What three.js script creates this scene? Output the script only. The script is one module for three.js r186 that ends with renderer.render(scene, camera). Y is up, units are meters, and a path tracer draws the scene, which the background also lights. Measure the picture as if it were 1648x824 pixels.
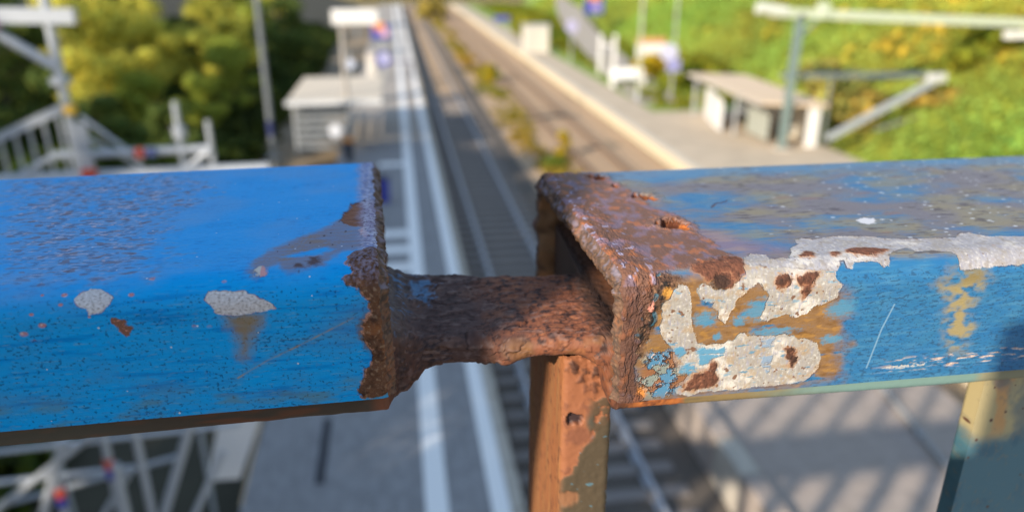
import * as THREE from 'three';
import { mergeGeometries } from 'three/addons/utils/BufferGeometryUtils.js';
import { RoundedBoxGeometry } from 'three/addons/geometries/RoundedBoxGeometry.js';
import { MarchingCubes } from 'three/addons/objects/MarchingCubes.js';

// ------------------------------------------------------------------ camera, sky, sun, exposure
const scene = new THREE.Scene();
const CAMY = 7.85;                                    // the phone, 1.5 m above the bridge deck
const camera = new THREE.PerspectiveCamera(37.33, 1024 / 511, 0.01, 1500);
camera.position.set(0, CAMY, 0);
camera.rotation.order = 'YXZ';
camera.rotation.set(THREE.MathUtils.degToRad(-21.15), THREE.MathUtils.degToRad(-8.5), 0);
camera.focus = 0.238;
camera.userData.fStop = 7.0;

const SUN_AZ = THREE.MathUtils.degToRad(48), SUN_EL = THREE.MathUtils.degToRad(23);
const SKY_K = 0.64;
const toSun = new THREE.Vector3(-Math.sin(SUN_AZ) * Math.cos(SUN_EL), Math.sin(SUN_EL), Math.cos(SUN_AZ) * Math.cos(SUN_EL));
{ // clear afternoon sky: pale near the horizon, deeper blue overhead, brighter round the (hidden) sun
  const W = 512, H = 256, d = new Float32Array(W * H * 4), v = new THREE.Vector3();
  for (let y = 0; y < H; y++) for (let x = 0; x < W; x++) {
    const up = ((y + 0.5) / H - 0.5) * Math.PI, az = ((x + 0.5) / W - 0.5) * 2 * Math.PI; v.set(Math.cos(az) * Math.cos(up), Math.sin(up), Math.sin(az) * Math.cos(up));
    const e = Math.max(0, v.y), c = v.dot(toSun), low = Math.exp(-e * 3.2), g = 1 + 0.35 * c * c + 0.9 * Math.pow(Math.max(0, c), 8), i = (y * W + x) * 4;
    d[i] = (0.30 + 0.52 * low) * g * SKY_K; d[i + 1] = (0.46 + 0.40 * low) * g * SKY_K; d[i + 2] = (0.72 + 0.18 * low) * g * SKY_K; d[i + 3] = 1;
  }
  const t = new THREE.DataTexture(d, W, H, THREE.RGBAFormat, THREE.FloatType); t.mapping = THREE.EquirectangularReflectionMapping; t.magFilter = t.minFilter = THREE.LinearFilter; t.needsUpdate = true;
  scene.background = t; scene.environment = t;
}


const sun = new THREE.DirectionalLight(new THREE.Color(1.0, 0.87, 0.70), 5.0);
sun.name = 'sun';
sun.position.copy(toSun).multiplyScalar(90).add(new THREE.Vector3(0, 0, -20));
sun.target.position.set(0, 0, -20);
sun.castShadow = true;
sun.shadow.mapSize.set(4096, 4096);
Object.assign(sun.shadow.camera, { left: -60, right: 60, top: 40, bottom: -40, near: 1, far: 250 });
sun.shadow.radius = 1.7;
scene.add(sun, sun.target);

const renderer = new THREE.WebGLRenderer({ antialias: true });
renderer.setSize(1024, 511);
renderer.shadowMap.enabled = true;
renderer.toneMapping = THREE.LinearToneMapping;
renderer.toneMappingExposure = 1.45;
document.body.appendChild(renderer.domElement);

// ------------------------------------------------------------------ noise, colours, helpers
function rng(seed) { let a = seed >>> 0; return () => { a = (a + 0x6d2b79f5) >>> 0; let t = Math.imul(a ^ (a >>> 15), 1 | a); t = (t + Math.imul(t ^ (t >>> 7), 61 | t)) ^ t; return ((t ^ (t >>> 14)) >>> 0) / 4294967296; }; }
const PERM = new Uint8Array(512), GR = new Float32Array(256 * 3);
{ const r = rng(7), p = [...Array(256).keys()]; for (let i = 255; i > 0; i--) { const j = Math.floor(r() * (i + 1)); [p[i], p[j]] = [p[j], p[i]]; } for (let i = 0; i < 512; i++) PERM[i] = p[i & 255];
  for (let i = 0; i < 256; i++) { const a = r() * 6.2832, z = r() * 2 - 1, q = Math.sqrt(1 - z * z); GR[i * 3] = q * Math.cos(a); GR[i * 3 + 1] = q * Math.sin(a); GR[i * 3 + 2] = z; } }
function n3(x, y, z) {
  const X = Math.floor(x), Y = Math.floor(y), Z = Math.floor(z); x -= X; y -= Y; z -= Z;
  const u = x * x * x * (x * (x * 6 - 15) + 10), v = y * y * y * (y * (y * 6 - 15) + 10), w = z * z * z * (z * (z * 6 - 15) + 10);
  const g = (i, j, k) => { const h = PERM[PERM[PERM[(X + i) & 255] + ((Y + j) & 255)] + ((Z + k) & 255)] * 3; return GR[h] * (x - i) + GR[h + 1] * (y - j) + GR[h + 2] * (z - k); };
  const a = g(0, 0, 0), b = g(1, 0, 0), c = g(0, 1, 0), d = g(1, 1, 0), e = g(0, 0, 1), f = g(1, 0, 1), k = g(0, 1, 1), l = g(1, 1, 1);
  const p = a + u * (b - a), q = c + u * (d - c), r = e + u * (f - e), s = k + u * (l - k), m = p + v * (q - p), n = r + v * (s - r);
  return 1.55 * (m + w * (n - m));
}
function n2(x, y) {
  const X = Math.floor(x), Y = Math.floor(y); x -= X; y -= Y;
  const u = x * x * x * (x * (x * 6 - 15) + 10), v = y * y * y * (y * (y * 6 - 15) + 10);
  const g = (i, j) => { const h = PERM[PERM[(X + i) & 255] + ((Y + j) & 255)] * 3; return GR[h] * (x - i) + GR[h + 1] * (y - j); };
  const a = g(0, 0), b = g(1, 0), c = g(0, 1), d = g(1, 1), p = a + u * (b - a), q = c + u * (d - c);
  return 1.9 * (p + v * (q - p));
}
function f2(x, y, o) { let s = 0, a = 1, t = 0; for (let i = 0; i < o; i++) { s += a * n2(x, y); t += a; a *= 0.5; x = x * 2.03 + 17.1; y = y * 2.03 + 9.7; } return s / t; }
function f3(x, y, z, o) { let s = 0, a = 1, t = 0; for (let i = 0; i < o; i++) { s += a * n3(x, y, z); t += a; a *= 0.5; x = x * 2.03 + 17.1; y = y * 2.03 + 9.7; z = z * 2.03 + 4.3; } return s / t; }
// cell noise: [distance to the nearest point, to the second nearest, a random number of the cell]
const WO = [0, 0, 0];
function worley(x, y) {
  const X = Math.floor(x), Y = Math.floor(y); let a = 9, b = 9, id = 0;
  for (let j = -1; j < 2; j++) for (let i = -1; i < 2; i++) {
    const h = PERM[PERM[(X + i) & 255] + ((Y + j) & 255)], h2 = PERM[h + 91], dx = X + i + h / 256 - x, dy = Y + j + h2 / 256 - y, d = dx * dx + dy * dy;
    if (d < a) { b = a; a = d; id = PERM[h2 + 37] / 256; } else if (d < b) b = d;
  }
  WO[0] = Math.sqrt(a); WO[1] = Math.sqrt(b); WO[2] = id; return WO;
}
const clamp = (x, a = 0, b = 1) => (x < a ? a : x > b ? b : x);
const ss = (a, b, x) => { const t = clamp((x - a) / (b - a)); return t * t * (3 - 2 * t); };
const lin = (c) => (c <= 0.04045 ? c / 12.92 : Math.pow((c + 0.055) / 1.055, 2.4));
const srgb = (c) => (c <= 0.0031308 ? c * 12.92 : 1.055 * Math.pow(c, 1 / 2.4) - 0.055);
const L3 = (r, g, b) => [lin(r / 255), lin(g / 255), lin(b / 255)];          // an sRGB tone as linear numbers
const mix = (a, b, t) => a + (b - a) * t;
function into(c, d, t) { c[0] += (d[0] - c[0]) * t; c[1] += (d[1] - c[1]) * t; c[2] += (d[2] - c[2]) * t; }
const smin = (a, b, k) => { const h = clamp(0.5 + 0.5 * (b - a) / k); return mix(b, a, h) - k * h * (1 - h); };
// signed distance to a flat outline given as x, y, x, y ... ; negative inside
function boxed(o) { for (const k of Object.keys(o)) { const p = o[k]; let x0 = 1e9, x1 = -1e9, y0 = 1e9, y1 = -1e9; for (let i = 0; i < p.length; i += 2) { x0 = Math.min(x0, p[i]); x1 = Math.max(x1, p[i]); y0 = Math.min(y0, p[i + 1]); y1 = Math.max(y1, p[i + 1]); } o[k] = { p: Float32Array.from(p), b: [x0, x1, y0, y1] }; } return o; }
function sd(P, x, y, reach) {
  const b = P.b, p = P.p; if (x < b[0] - reach || x > b[1] + reach || y < b[2] - reach || y > b[3] + reach) return reach;
  let d = 1e9, inside = false; const n = p.length;
  for (let i = 0, j = n - 2; i < n; j = i, i += 2) {
    const ex = p[j] - p[i], ey = p[j + 1] - p[i + 1], wx = x - p[i], wy = y - p[i + 1], t = clamp((wx * ex + wy * ey) / (ex * ex + ey * ey)), qx = wx - ex * t, qy = wy - ey * t;
    d = Math.min(d, qx * qx + qy * qy);
    if ((p[i + 1] > y) !== (p[j + 1] > y) && x < p[i] + (ex * (y - p[i + 1])) / ey) inside = !inside;
  }
  return inside ? -Math.sqrt(d) : Math.sqrt(d);
}
function lineD(P, x, y, reach) {
  const b = P.b, p = P.p; if (x < b[0] - reach || x > b[1] + reach || y < b[2] - reach || y > b[3] + reach) return reach;
  let d = reach * reach;
  for (let i = 0; i + 3 < p.length; i += 2) { const ex = p[i + 2] - p[i], ey = p[i + 3] - p[i + 1], wx = x - p[i], wy = y - p[i + 1], t = clamp((wx * ex + wy * ey) / (ex * ex + ey * ey)), qx = wx - ex * t, qy = wy - ey * t; d = Math.min(d, qx * qx + qy * qy); }
  return Math.sqrt(d);
}

const used = new Set();
function numbered(n) { if (!used.has(n)) { used.add(n); return n; } for (let i = 1; ; i++) { const m = n + '_' + String(i).padStart(3, '0'); if (!used.has(m)) { used.add(m); return m; } } }
function tag(o, label, category, group, kind) { Object.assign(o.userData, { label, category }); if (group) o.userData.group = group; if (kind) o.userData.kind = kind; return o; }
function add(o, name, parent = scene) { o.name = parent === scene ? numbered(name) : name; o.castShadow = o.receiveShadow = true; parent.add(o); return o; }
function mesh(name, geo, mat, parent = scene) { return add(new THREE.Mesh(geo, mat), name, parent); }
function thing(name, x, y, z, label, category, group) { const g = new THREE.Group(); g.name = numbered(name); g.position.set(x, y, z); scene.add(g); return tag(g, label, category, group); }
function struct(name, geo, mat, label) { const m = mesh(name, geo, mat); m.userData.kind = 'structure'; if (label) m.userData.label = label; return m; }
const M = (c, roughness = 0.8, more = {}) => new THREE.MeshStandardMaterial({ color: new THREE.Color().setRGB(...c), roughness, ...more });
const T = (g, x = 0, y = 0, z = 0, rx = 0, ry = 0, rz = 0) => g.applyMatrix4(new THREE.Matrix4().makeRotationFromEuler(new THREE.Euler(rx, ry, rz)).setPosition(x, y, z));
const box = (w, h, d, x = 0, y = 0, z = 0, r = 0) => (r ? new RoundedBoxGeometry(w, h, d, 2, r) : new THREE.BoxGeometry(w, h, d)).translate(x, y, z);
function bar(a, b, r, seg = 10, r2 = r) {             // a round tube from a to b
  const A = new THREE.Vector3(...a), B = new THREE.Vector3(...b), d = B.clone().sub(A), g = new THREE.CylinderGeometry(r2, r, d.length(), seg);
  return g.applyMatrix4(new THREE.Matrix4().makeRotationFromQuaternion(new THREE.Quaternion().setFromUnitVectors(new THREE.Vector3(0, 1, 0), d.normalize())).setPosition(A.add(B).multiplyScalar(0.5)));
}
function beam(a, b, w, h) {                            // a square section from a to b
  const A = new THREE.Vector3(...a), B = new THREE.Vector3(...b), m = new THREE.Matrix4().lookAt(A, B, Math.abs(B.y - A.y) > 0.9 * A.distanceTo(B) ? new THREE.Vector3(1, 0, 0) : new THREE.Vector3(0, 1, 0));
  return new THREE.BoxGeometry(w, h, A.distanceTo(B)).applyMatrix4(m.setPosition(A.clone().add(B).multiplyScalar(0.5)));
}
const flat = (gs) => mergeGeometries(gs.map((g) => { const q = g.index ? g.toNonIndexed() : g; for (const k of Object.keys(q.attributes)) if (!['position', 'normal', 'uv'].includes(k)) q.deleteAttribute(k); return q; }));
function dataTex(w, h, fn, isColor) {                  // fn(x, y, out) fills out[0..3] with 0..1
  const d = new Uint8Array(w * h * 4), o = [0, 0, 0, 1];
  for (let y = 0; y < h; y++) for (let x = 0; x < w; x++) { fn(x, y, o); const i = (y * w + x) * 4; for (let c = 0; c < 4; c++) d[i + c] = clamp(o[c]) * 255 + 0.5; }
  return texOf(d, w, h, isColor);
}
function texOf(d, w, h, isColor, wrap = THREE.MirroredRepeatWrapping) {
  const t = new THREE.DataTexture(d, w, h); t.magFilter = THREE.LinearFilter; t.minFilter = THREE.LinearMipmapLinearFilter; t.generateMipmaps = true; t.wrapS = t.wrapT = wrap;
  if (isColor) t.colorSpace = THREE.SRGBColorSpace; t.needsUpdate = true; return t;
}
function gridIndex(nx, ny, flip, at = 0) { const id = []; for (let i = 0; i < nx - 1; i++) for (let j = 0; j < ny - 1; j++) { const a = at + i * ny + j, b = a + ny; flip ? id.push(a, a + 1, b, b, a + 1, b + 1) : id.push(a, b, a + 1, b, b + 1, a + 1); } return id; }

// ------------------------------------------------------------------ outlines of chips, flakes and stains on the two rails, in mm along the rail and across its face
const PL = {
  weather: [-164.3,-124.9,-136.9,-128.8,-104.0,-127.0,-84.2,-117.9,-78.6,-97.9,-75.0,-78.6,-81.2,-62.1,-79.4,-45.1,-75.8,-26.8,-71.1,-5.9,-92.0,-3.5,-110.7,-1.6],
  chip1: [-93.1,1.5,-91.1,-1.1,-88.4,-2.1,-85.3,-1.3,-82.3,1.2,-83.9,3.7,-86.5,5.1,-89.0,5.6,-89.3,4.0,-91.5,3.0],
  chip2: [-58.1,3.2,-56.7,1.5,-54.2,1.3,-47.4,1.7,-44.1,3.5,-40.8,5.3,-38.6,7.5,-41.1,8.1,-44.5,8.1,-48.0,9.0,-52.2,8.7,-55.2,7.7,-56.3,5.8],
  chip3: [-83.8,7.6,-82.2,7.0,-80.3,7.5,-79.6,9.5,-78.3,10.5,-78.9,12.4,-80.8,12.9,-82.2,10.8,-83.6,9.2],
  stain: [-53.1,9.1,-47.0,7.9,-42.4,9.4,-43.9,13.1,-46.7,16.3,-48.5,22.8,-51.0,22.6,-50.2,16.6,-52.4,12.4],
  wash: [-46.4,-3.5,-46.4,-11.7,-42.5,-21.8,-36.1,-30.6,-28.9,-37.5,-22.6,-49.9,-19.1,-65.5,-11.3,-72.4,-8.0,-28.2,-13.0,-18.5,-15.8,-16.7,-20.5,-16.3,-22.9,-10.8,-25.2,-5.8,-31.3,-3.9,-35.6,-3.2,-38.8,-8.6,-41.9,-5.5,-43.6,-1.9],
  isle: [-38.2,-14.7,-31.0,-19.0,-25.6,-21.5,-23.1,-18.3,-26.5,-15.0,-34.1,-13.5],
  spotA: [-30.2,-9.3,-29.6,-12.9,-26.7,-12.9,-26.0,-8.7,-26.9,-5.3,-29.3,-5.9],
  spotB: [-34.6,-6.1,-33.5,-8.8,-31.2,-7.5,-30.3,-5.0,-33.1,-4.6],
  flakeA: [-22.9,-48.5,-22.2,-54.8,-19.9,-59.6,-20.2,-66.5,-16.9,-67.6,-13.6,-70.3,-6.7,-71.7,-6.4,-28.0,-13.7,-37.8,-18.9,-41.2,-21.2,-44.2],
  pinkA: [-15.8,-34.3,-15.2,-39.3,-14.0,-35.3,-12.2,-30.0,-13.3,-26.6,-14.8,-28.6],
  band: [-2.5,-18.0,-12.0,-16.1,-13.3,-14.7,-16.2,-12.4,-16.8,-6.4,-15.5,-3.7,-14.8,-2.1,-17.1,-0.6,-18.0,0.9,-16.3,2.3,-14.0,3.3,-12.0,5.4,-10.7,7.3,-10.6,10.5,-13.0,14.3,-13.4,18.4,-12.2,21.6,-10.6,24.8,-11.1,26.5,-13.2,28.8,-13.7,30.9,-15.5,34.7,-16.0,37.2,-14.9,39.1,-11.3,39.4,-4.9,38.7],
  bubble: [-44.6,-2.7,-44.6,-5.8,-43.2,-7.3,-41.3,-6.1,-41.0,-3.1,-42.6,-1.9],
  scr: [-52.3,29.1,-48.5,26.9,-42.9,23.9,-34.6,20.4,-17.5,12.4],
  shoulder: [-16.6,-127.0,-1.6,-124.8,-2.1,-61.5,-11.1,-62.8,-14.1,-88.3],
};
const PR = {
  strip: [105.9,-3.7,108.3,-7.8,111.9,-10.7,116.4,-8.9,115.4,-5.5,122.3,-5.5,125.9,-10.4,126.7,-13.2,131.4,-16.7,132.5,-20.9,135.5,-22.4,139.1,-20.5,147.2,-22.6,152.6,-21.8,160.0,-20.6,164.9,-17.3,175.5,-15.7,189.1,-15.0,192.9,-18.4,197.0,-19.1,200.7,-14.6,215.7,-12.3,205.6,2.4,191.7,2.8,182.6,3.2,179.7,3.0,180.0,0.1,180.4,-2.3,178.6,-3.9,172.6,-5.1,167.1,-5.3,165.9,-8.5,161.4,-6.8,156.8,-4.1,154.8,0.3,153.2,0.7,151.7,-1.2,147.6,-2.0,143.1,-1.5,141.9,0.6,140.0,-0.1,140.4,-3.0,138.7,-2.6,136.9,0.8,135.5,2.9,132.3,3.1,113.4,2.0,108.4,1.3],
  white2: [89.0,4.1,90.8,2.3,93.1,3.2,94.7,4.5,99.2,4.7,103.0,2.2,105.5,-0.1,105.9,-3.7,114.4,-1.8,135.8,0.9,135.5,2.9,137.8,5.7,137.0,9.0,135.9,10.1,132.1,12.0,129.0,12.7,126.8,15.0,123.1,16.2,120.3,14.5,116.6,15.3,113.6,16.9,111.1,15.4,112.1,12.0,113.0,7.5,111.2,4.9,109.6,2.6,107.4,4.4,104.0,7.1,102.3,8.0,102.0,11.3,100.6,13.3,99.5,16.3,97.2,14.6,96.3,11.7,94.7,10.3,95.0,8.8,92.1,8.4,89.8,6.2],
  white1: [80.2,6.8,81.8,3.7,83.5,2.1,85.9,2.8,86.8,4.8,87.6,11.1,87.8,15.0,89.4,19.5,90.5,22.7,93.3,23.8,98.6,23.6,102.7,22.8,104.9,20.3,106.6,20.4,107.7,22.0,109.9,21.1,111.9,21.7,117.5,22.3,120.0,21.4,125.3,23.8,128.6,24.1,132.1,25.9,133.3,29.0,134.5,31.2,134.2,34.9,132.8,37.2,129.9,40.0,124.4,40.5,117.8,40.9,109.1,41.1,102.6,41.2,96.1,41.1,88.7,42.1,85.0,41.0,84.1,38.1,87.1,36.1,89.4,33.5,84.7,33.1,83.3,28.4,82.5,23.9,79.6,20.8,78.0,18.0,77.6,15.8,78.4,13.1,78.2,10.5,77.2,9.7,78.6,7.5],
  isleA: [83.2,23.9,86.0,23.7,87.1,26.0,86.0,28.2,83.8,27.1],
  isleB: [90.5,24.7,100.4,25.3,100.4,27.3,96.6,29.1,94.7,31.2,92.1,31.0,91.4,27.7],
  isleC: [112.4,22.4,116.9,22.7,116.9,27.0,117.1,33.5,116.4,36.5,114.3,33.8],
  isleD: [84.9,30.4,90.4,30.8,91.5,33.7,89.1,34.4,85.6,33.2],
  rustA: [89.4,36.3,91.6,33.9,95.7,33.1,95.9,30.1,98.7,30.8,97.9,33.8,99.5,36.7,98.1,39.4,92.8,39.8,87.0,40.3],
  holeA: [121.7,27.4,123.1,26.8,125.0,28.1,125.9,31.0,125.0,34.2,123.6,33.6,122.1,30.2],
  flakeB: [88.8,-4.5,92.7,-7.9,98.0,-10.5,103.0,-9.8,107.2,-7.4,105.8,-2.4,104.3,0.9,102.0,2.2,100.0,4.4,96.7,4.0,94.9,1.7,92.5,1.6,91.0,-1.0,88.7,-1.6],
  holeB: [115.0,2.9,116.8,0.8,119.5,0.8,120.9,2.5,120.3,4.8,117.9,6.1,115.7,4.9],
  holeC: [122.6,2.4,126.3,0.8,130.3,0.8,128.4,4.3,126.2,8.3,124.9,9.6,124.0,6.3],
  lensA: [143.6,-8.3,147.8,-11.2,153.6,-10.4,159.0,-8.3,156.3,-6.0,151.7,-4.5,146.1,-5.4],
  lensB: [127.1,-7.3,131.5,-10.7,133.0,-8.1,130.4,-5.5,126.7,-5.9],
  lensC: [138.1,-7.9,140.7,-9.3,142.1,-7.9,139.0,-5.4,137.6,-5.9],
  ochre: [70.6,3.8,77.4,-1.9,103.5,-0.2,139.0,8.1,141.9,14.9,141.7,23.9,143.5,41.0,70.8,43.5,68.5,22.8],
  ochre2: [179.3,2.6,189.0,2.7,190.6,7.0,186.2,13.4,188.6,25.1,186.8,33.3,181.6,32.9,177.5,23.1,176.8,13.9,172.8,8.1],
  band: [53.9,-141.4,72.9,-131.4,78.0,-121.5,85.7,-111.6,89.5,-106.9,92.9,-94.3,94.5,-82.8,95.6,-71.2,96.6,-61.9,102.7,-53.9,102.9,-42.8,102.8,-31.8,102.9,-19.7,106.4,-10.4,91.6,-4.9,77.4,-1.9,74.9,4.1,72.3,14.3,71.2,23.0,70.5,31.9,72.9,43.7,67.1,52.6,31.9,49.1],
  lilac: [84.6,-68.6,96.6,-61.9,101.9,-51.8,103.1,-38.6,110.8,-33.3,115.9,-24.0,126.8,-14.4,116.9,-7.7,107.4,-10.2,90.7,-5.4,77.4,-1.9,72.3,-5.1,73.0,-21.2,76.3,-39.8],
  bl1: [80.0,-109.3,83.7,-113.0,88.7,-112.3,88.7,-107.0,86.5,-104.2,83.0,-106.8],
  bl2: [87.7,-95.1,89.5,-96.7,91.3,-96.5,90.0,-92.8,87.7,-92.2],
  bl3: [90.7,-77.1,94.0,-81.0,98.3,-81.3,100.9,-76.4,100.8,-72.1,96.4,-73.6,92.7,-76.8],
  bl4: [89.9,-41.9,93.3,-46.4,98.1,-47.1,100.4,-43.9,101.1,-38.8,99.4,-35.0,96.2,-37.5,91.8,-38.2],
  bl5: [76.1,-119.6,78.3,-122.6,79.5,-120.2,77.6,-117.1],
  crackA: [118.6,-60.2,122.0,-64.7,125.1,-65.9,128.3,-68.0],
  chipW: [166.3,-38.4,169.8,-40.1,172.8,-38.9,172.9,-36.0,167.9,-32.4,165.6,-34.2],
  crackle: [73.1,26.5,76.1,23.4,84.0,24.4,85.2,33.1,88.7,34.8,85.4,40.6,79.1,41.9,70.7,41.1,69.5,35.9,73.1,33.0],
  dark: [67.0,3.6,71.4,-1.8,80.7,-2.6,87.0,0.5,80.1,4.4,77.2,10.4,75.4,18.9,71.9,27.5,69.6,22.9,71.1,14.2],
  pale: [157.6,37.6,162.1,36.8,173.6,36.5,173.4,37.7,162.4,38.3],
  scr: [157.7,13.8,154.8,22.6,152.0,36.9],
};
boxed(PL); boxed(PR);

// rust with depth: colour (linear), height in mm, at a point in mm
const RUST = { dark: L3(48, 30, 26), brown: L3(104, 72, 56), orange: L3(160, 96, 54), plum: L3(92, 66, 66), lilac: L3(150, 140, 165), ochre: L3(150, 106, 54), tan: L3(170, 132, 96) };
function rust3(x, y, z, c) {
  const a = f3(x * 0.09, y * 0.09, z * 0.09, 3), b = f3(x * 0.33 + 40, y * 0.33, z * 0.33, 3), e = n3(x * 1.6, y * 1.6, z * 1.6);
  c[0] = RUST.brown[0]; c[1] = RUST.brown[1]; c[2] = RUST.brown[2];
  into(c, RUST.dark, ss(-0.05, 0.4, b) * 0.85); into(c, RUST.orange, ss(0.05, 0.45, a - b * 0.4) * 0.7); into(c, RUST.tan, ss(0.3, 0.7, e - b) * 0.35);
  return 0.9 * b + 0.25 * e;
}
// layered corrosion: thin sheets that end in ragged steps
function sheets(x, y, z, n) { const v = (f3(x, y, z, 4) * 0.5 + 0.5) * n, k = Math.floor(v); return (k + ss(0.0, 0.16, v - k)) / n; }

// the paint of a rail: fills c (linear colour) and q = [height mm, roughness, metalness]
const BLUE_L = L3(8, 164, 234), BLUE_R = L3(50, 110, 150), GREY = L3(208, 202, 200), PRIMER = L3(206, 128, 112), NAVY = L3(16, 44, 82);
function speckle(X, s, cell, share, lo, hi) { const w = worley(X / cell, s / cell); if (w[2] > share) return 0; const r = mix(lo, hi, w[2] / share) / cell; return 1 - ss(r * 0.6, r * 1.25, w[0]); }
function paintL(X, s, c, q) {
  const wx = n2(X * 0.45 + 3, s * 0.45) * 0.9 + n2(X * 1.7, s * 1.7 + 8) * 0.35, wy = n2(X * 0.45 + 31, s * 0.45 + 7) * 0.9 + n2(X * 1.7 + 5, s * 1.7) * 0.35, x = X + wx, y = s + wy;
  const big = f2(X * 0.05, s * 0.09, 3), streak = f2(X * 0.09, s * 0.8, 3), fine = f2(X * 0.9, s * 1.3, 2);
  let h = fine * 0.015 + streak * 0.02, ro = 0.46 + 0.10 * fine + 0.08 * big, me = 0;
  c[0] = BLUE_L[0]; c[1] = BLUE_L[1]; c[2] = BLUE_L[2];
  const front = ss(0, 3, s);
  const band = f2(X * 0.035 + 70, s * 0.42, 4), scuff = f2(X * 0.22 + 15, s * 1.5, 4);
  into(c, L3(58, 146, 196), clamp(0.3 + big * 0.6 + band * 0.6) * front * 0.7);
  into(c, L3(8, 112, 186), ss(0.0, 0.5, -band + 0.3 * scuff) * front * 0.6); into(c, L3(110, 168, 198), ss(0.22, 0.5, scuff) * front * 0.45);
  into(c, L3(6, 112, 196), ss(0.12, 0.5, -scuff + 0.3 * big) * (1 - front) * 0.5); into(c, L3(70, 164, 220), ss(0.15, 0.5, scuff) * (1 - front) * 0.4); into(c, L3(110, 160, 205), (1 - front) * ss(-0.1, 0.4, f2(X * 0.02 + 40, s * 0.03, 3) - X * 0.002 - 0.1) * 0.35);
  h += scuff * 0.03 + f2(X * 0.36 + 50, s * 0.45, 3) * 0.11 * (0.4 + 0.6 * front);
  // pin-holes and dirt specks
  const grit = ss(0.22, 0.48, f2(X * 0.8, s * 1.25 + 90, 3) + 0.3 * big + 0.16 * band), sp = Math.max(grit, speckle(X + 50 + wx * 0.3, s * 0.8 + wy * 0.3, 1.25, 0.16, 0.10, 0.28) * ss(-0.4, 0.1, n2(X * 0.1, s * 0.22) + 0.25 * fine)) * (0.16 + 0.66 * front);
  into(c, NAVY, sp * 0.7); h -= sp * 0.10;
  into(c, L3(70, 140, 196), ss(0.2, 0.6, f2(X * 0.5 + 9, s * 0.8, 3)) * 0.4 * front);
  into(c, L3(96, 128, 150), front * ss(0.1, 0.5, f2(X * 0.025 + 5, s * 0.05, 3)) * 0.3); into(c, L3(110, 124, 96), ss(28, 36, s) * ss(-0.1, 0.4, f2(X * 0.06, s * 0.2 + 2, 3)) * 0.5);
  // weathered, scratched half of the top
  let d = sd(PL.weather, X + n2(X * 0.12, s * 0.2) * 9 + n2(X * 0.5, s * 0.9) * 4, s + n2(X * 0.2 + 9, s * 0.2) * 5, 16);
  const we = (1 - ss(-11, 5, d + 5 * n2(X * 0.3, s * 0.5 + 60)));
  if (we > 0) {
    const a = f2(X * 0.30 + s * 0.06, s * 0.72 + 5, 5), b = f2(X * 0.36 + 60 + s * 0.08, s * 0.95, 4), e = n2(X * 0.11, s * 0.16);
    into(c, L3(128, 160, 196), we * (0.5 + 0.4 * e));
    const dk = ss(0.06, 0.26, a + 0.12 * e) * we; into(c, L3(74, 88, 124), dk * 0.6); h -= dk * 0.12;
    const lt = ss(0.24, 0.42, b + e * 0.2) * we * (0.5 + 0.5 * ss(-80, -30, -Math.abs(s + 75) - 10)); into(c, L3(206, 190, 200), lt * 0.85); h += lt * 0.02;
    const br = ss(0.38, 0.5, n2(X * 0.22 + 8, s * 0.4 + 3)) * we; into(c, L3(120, 92, 84), br * 0.6);
    ro = mix(ro, 0.5, we);
  }
  // brown wash creeping in from the rusty end
  d = sd(PL.wash, x, y, 6); let wa = 1 - ss(-2.2, 1.8, d); d = sd(PL.isle, x, y, 6); wa *= ss(-1.5, 1.5, d);
  if (wa > 0) { into(c, L3(140, 114, 104), wa * (0.7 + 0.25 * streak)); into(c, L3(150, 122, 84), wa * ss(0.1, 0.5, big + fine * 0.4) * 0.5); h += wa * 0.04 * fine; const dot = speckle(X, s * 0.5, 3.4, 0.28, 0.2, 0.5) * wa; into(c, L3(60, 44, 44), dot * 0.8); }
  for (const P of [PL.spotA, PL.spotB]) { d = sd(P, x, y, 3); const m = 1 - ss(-1.2, 0.7, d); if (m) { into(c, L3(92, 66, 58), m * 0.85); h += m * 0.12 * fine; ro = mix(ro, 0.7, m); } }
  d = sd(PL.stain, x, y, 7); let m = 1 - ss(-3, 3, d); into(c, L3(150, 118, 52), m * 0.85);
  d = lineD(PL.scr, X, s, 3); m = (1 - ss(0.12, 0.4, d)) * (0.35 + 0.65 * ss(-0.1, 0.3, n2(X * 0.3, 4))); into(c, L3(172, 152, 122), m * 0.7); h -= m * 0.06; m = (1 - ss(0, 2.4, d)) * 0.18; into(c, L3(120, 110, 80), m);
  // small pink chips scattered along the edge
  d = speckle(X * 0.7 + 200, s + 30, 3.2, 0.10 + 0.12 * ss(-60, -95, X), 0.3, 0.85) * (1 - ss(6, 10, Math.abs(s - 3))) * ss(-45, -60, X); into(c, PRIMER, d * 0.85); into(c, L3(220, 210, 206), d * ss(0.1, 0.4, fine) * 0.7); h -= d * 0.12;
  d = speckle(X + 90, s + 17, 6.5, 0.12, 0.14, 0.34); into(c, L3(225, 225, 225), d); h -= d * 0.05;
  d = sd(PL.bubble, x, y, 3); m = 1 - ss(-0.5, 0.4, d); if (m) { into(c, X > -42.8 ? L3(226, 160, 150) : L3(218, 206, 190), m * 0.9); h += m * 0.5; }
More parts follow.
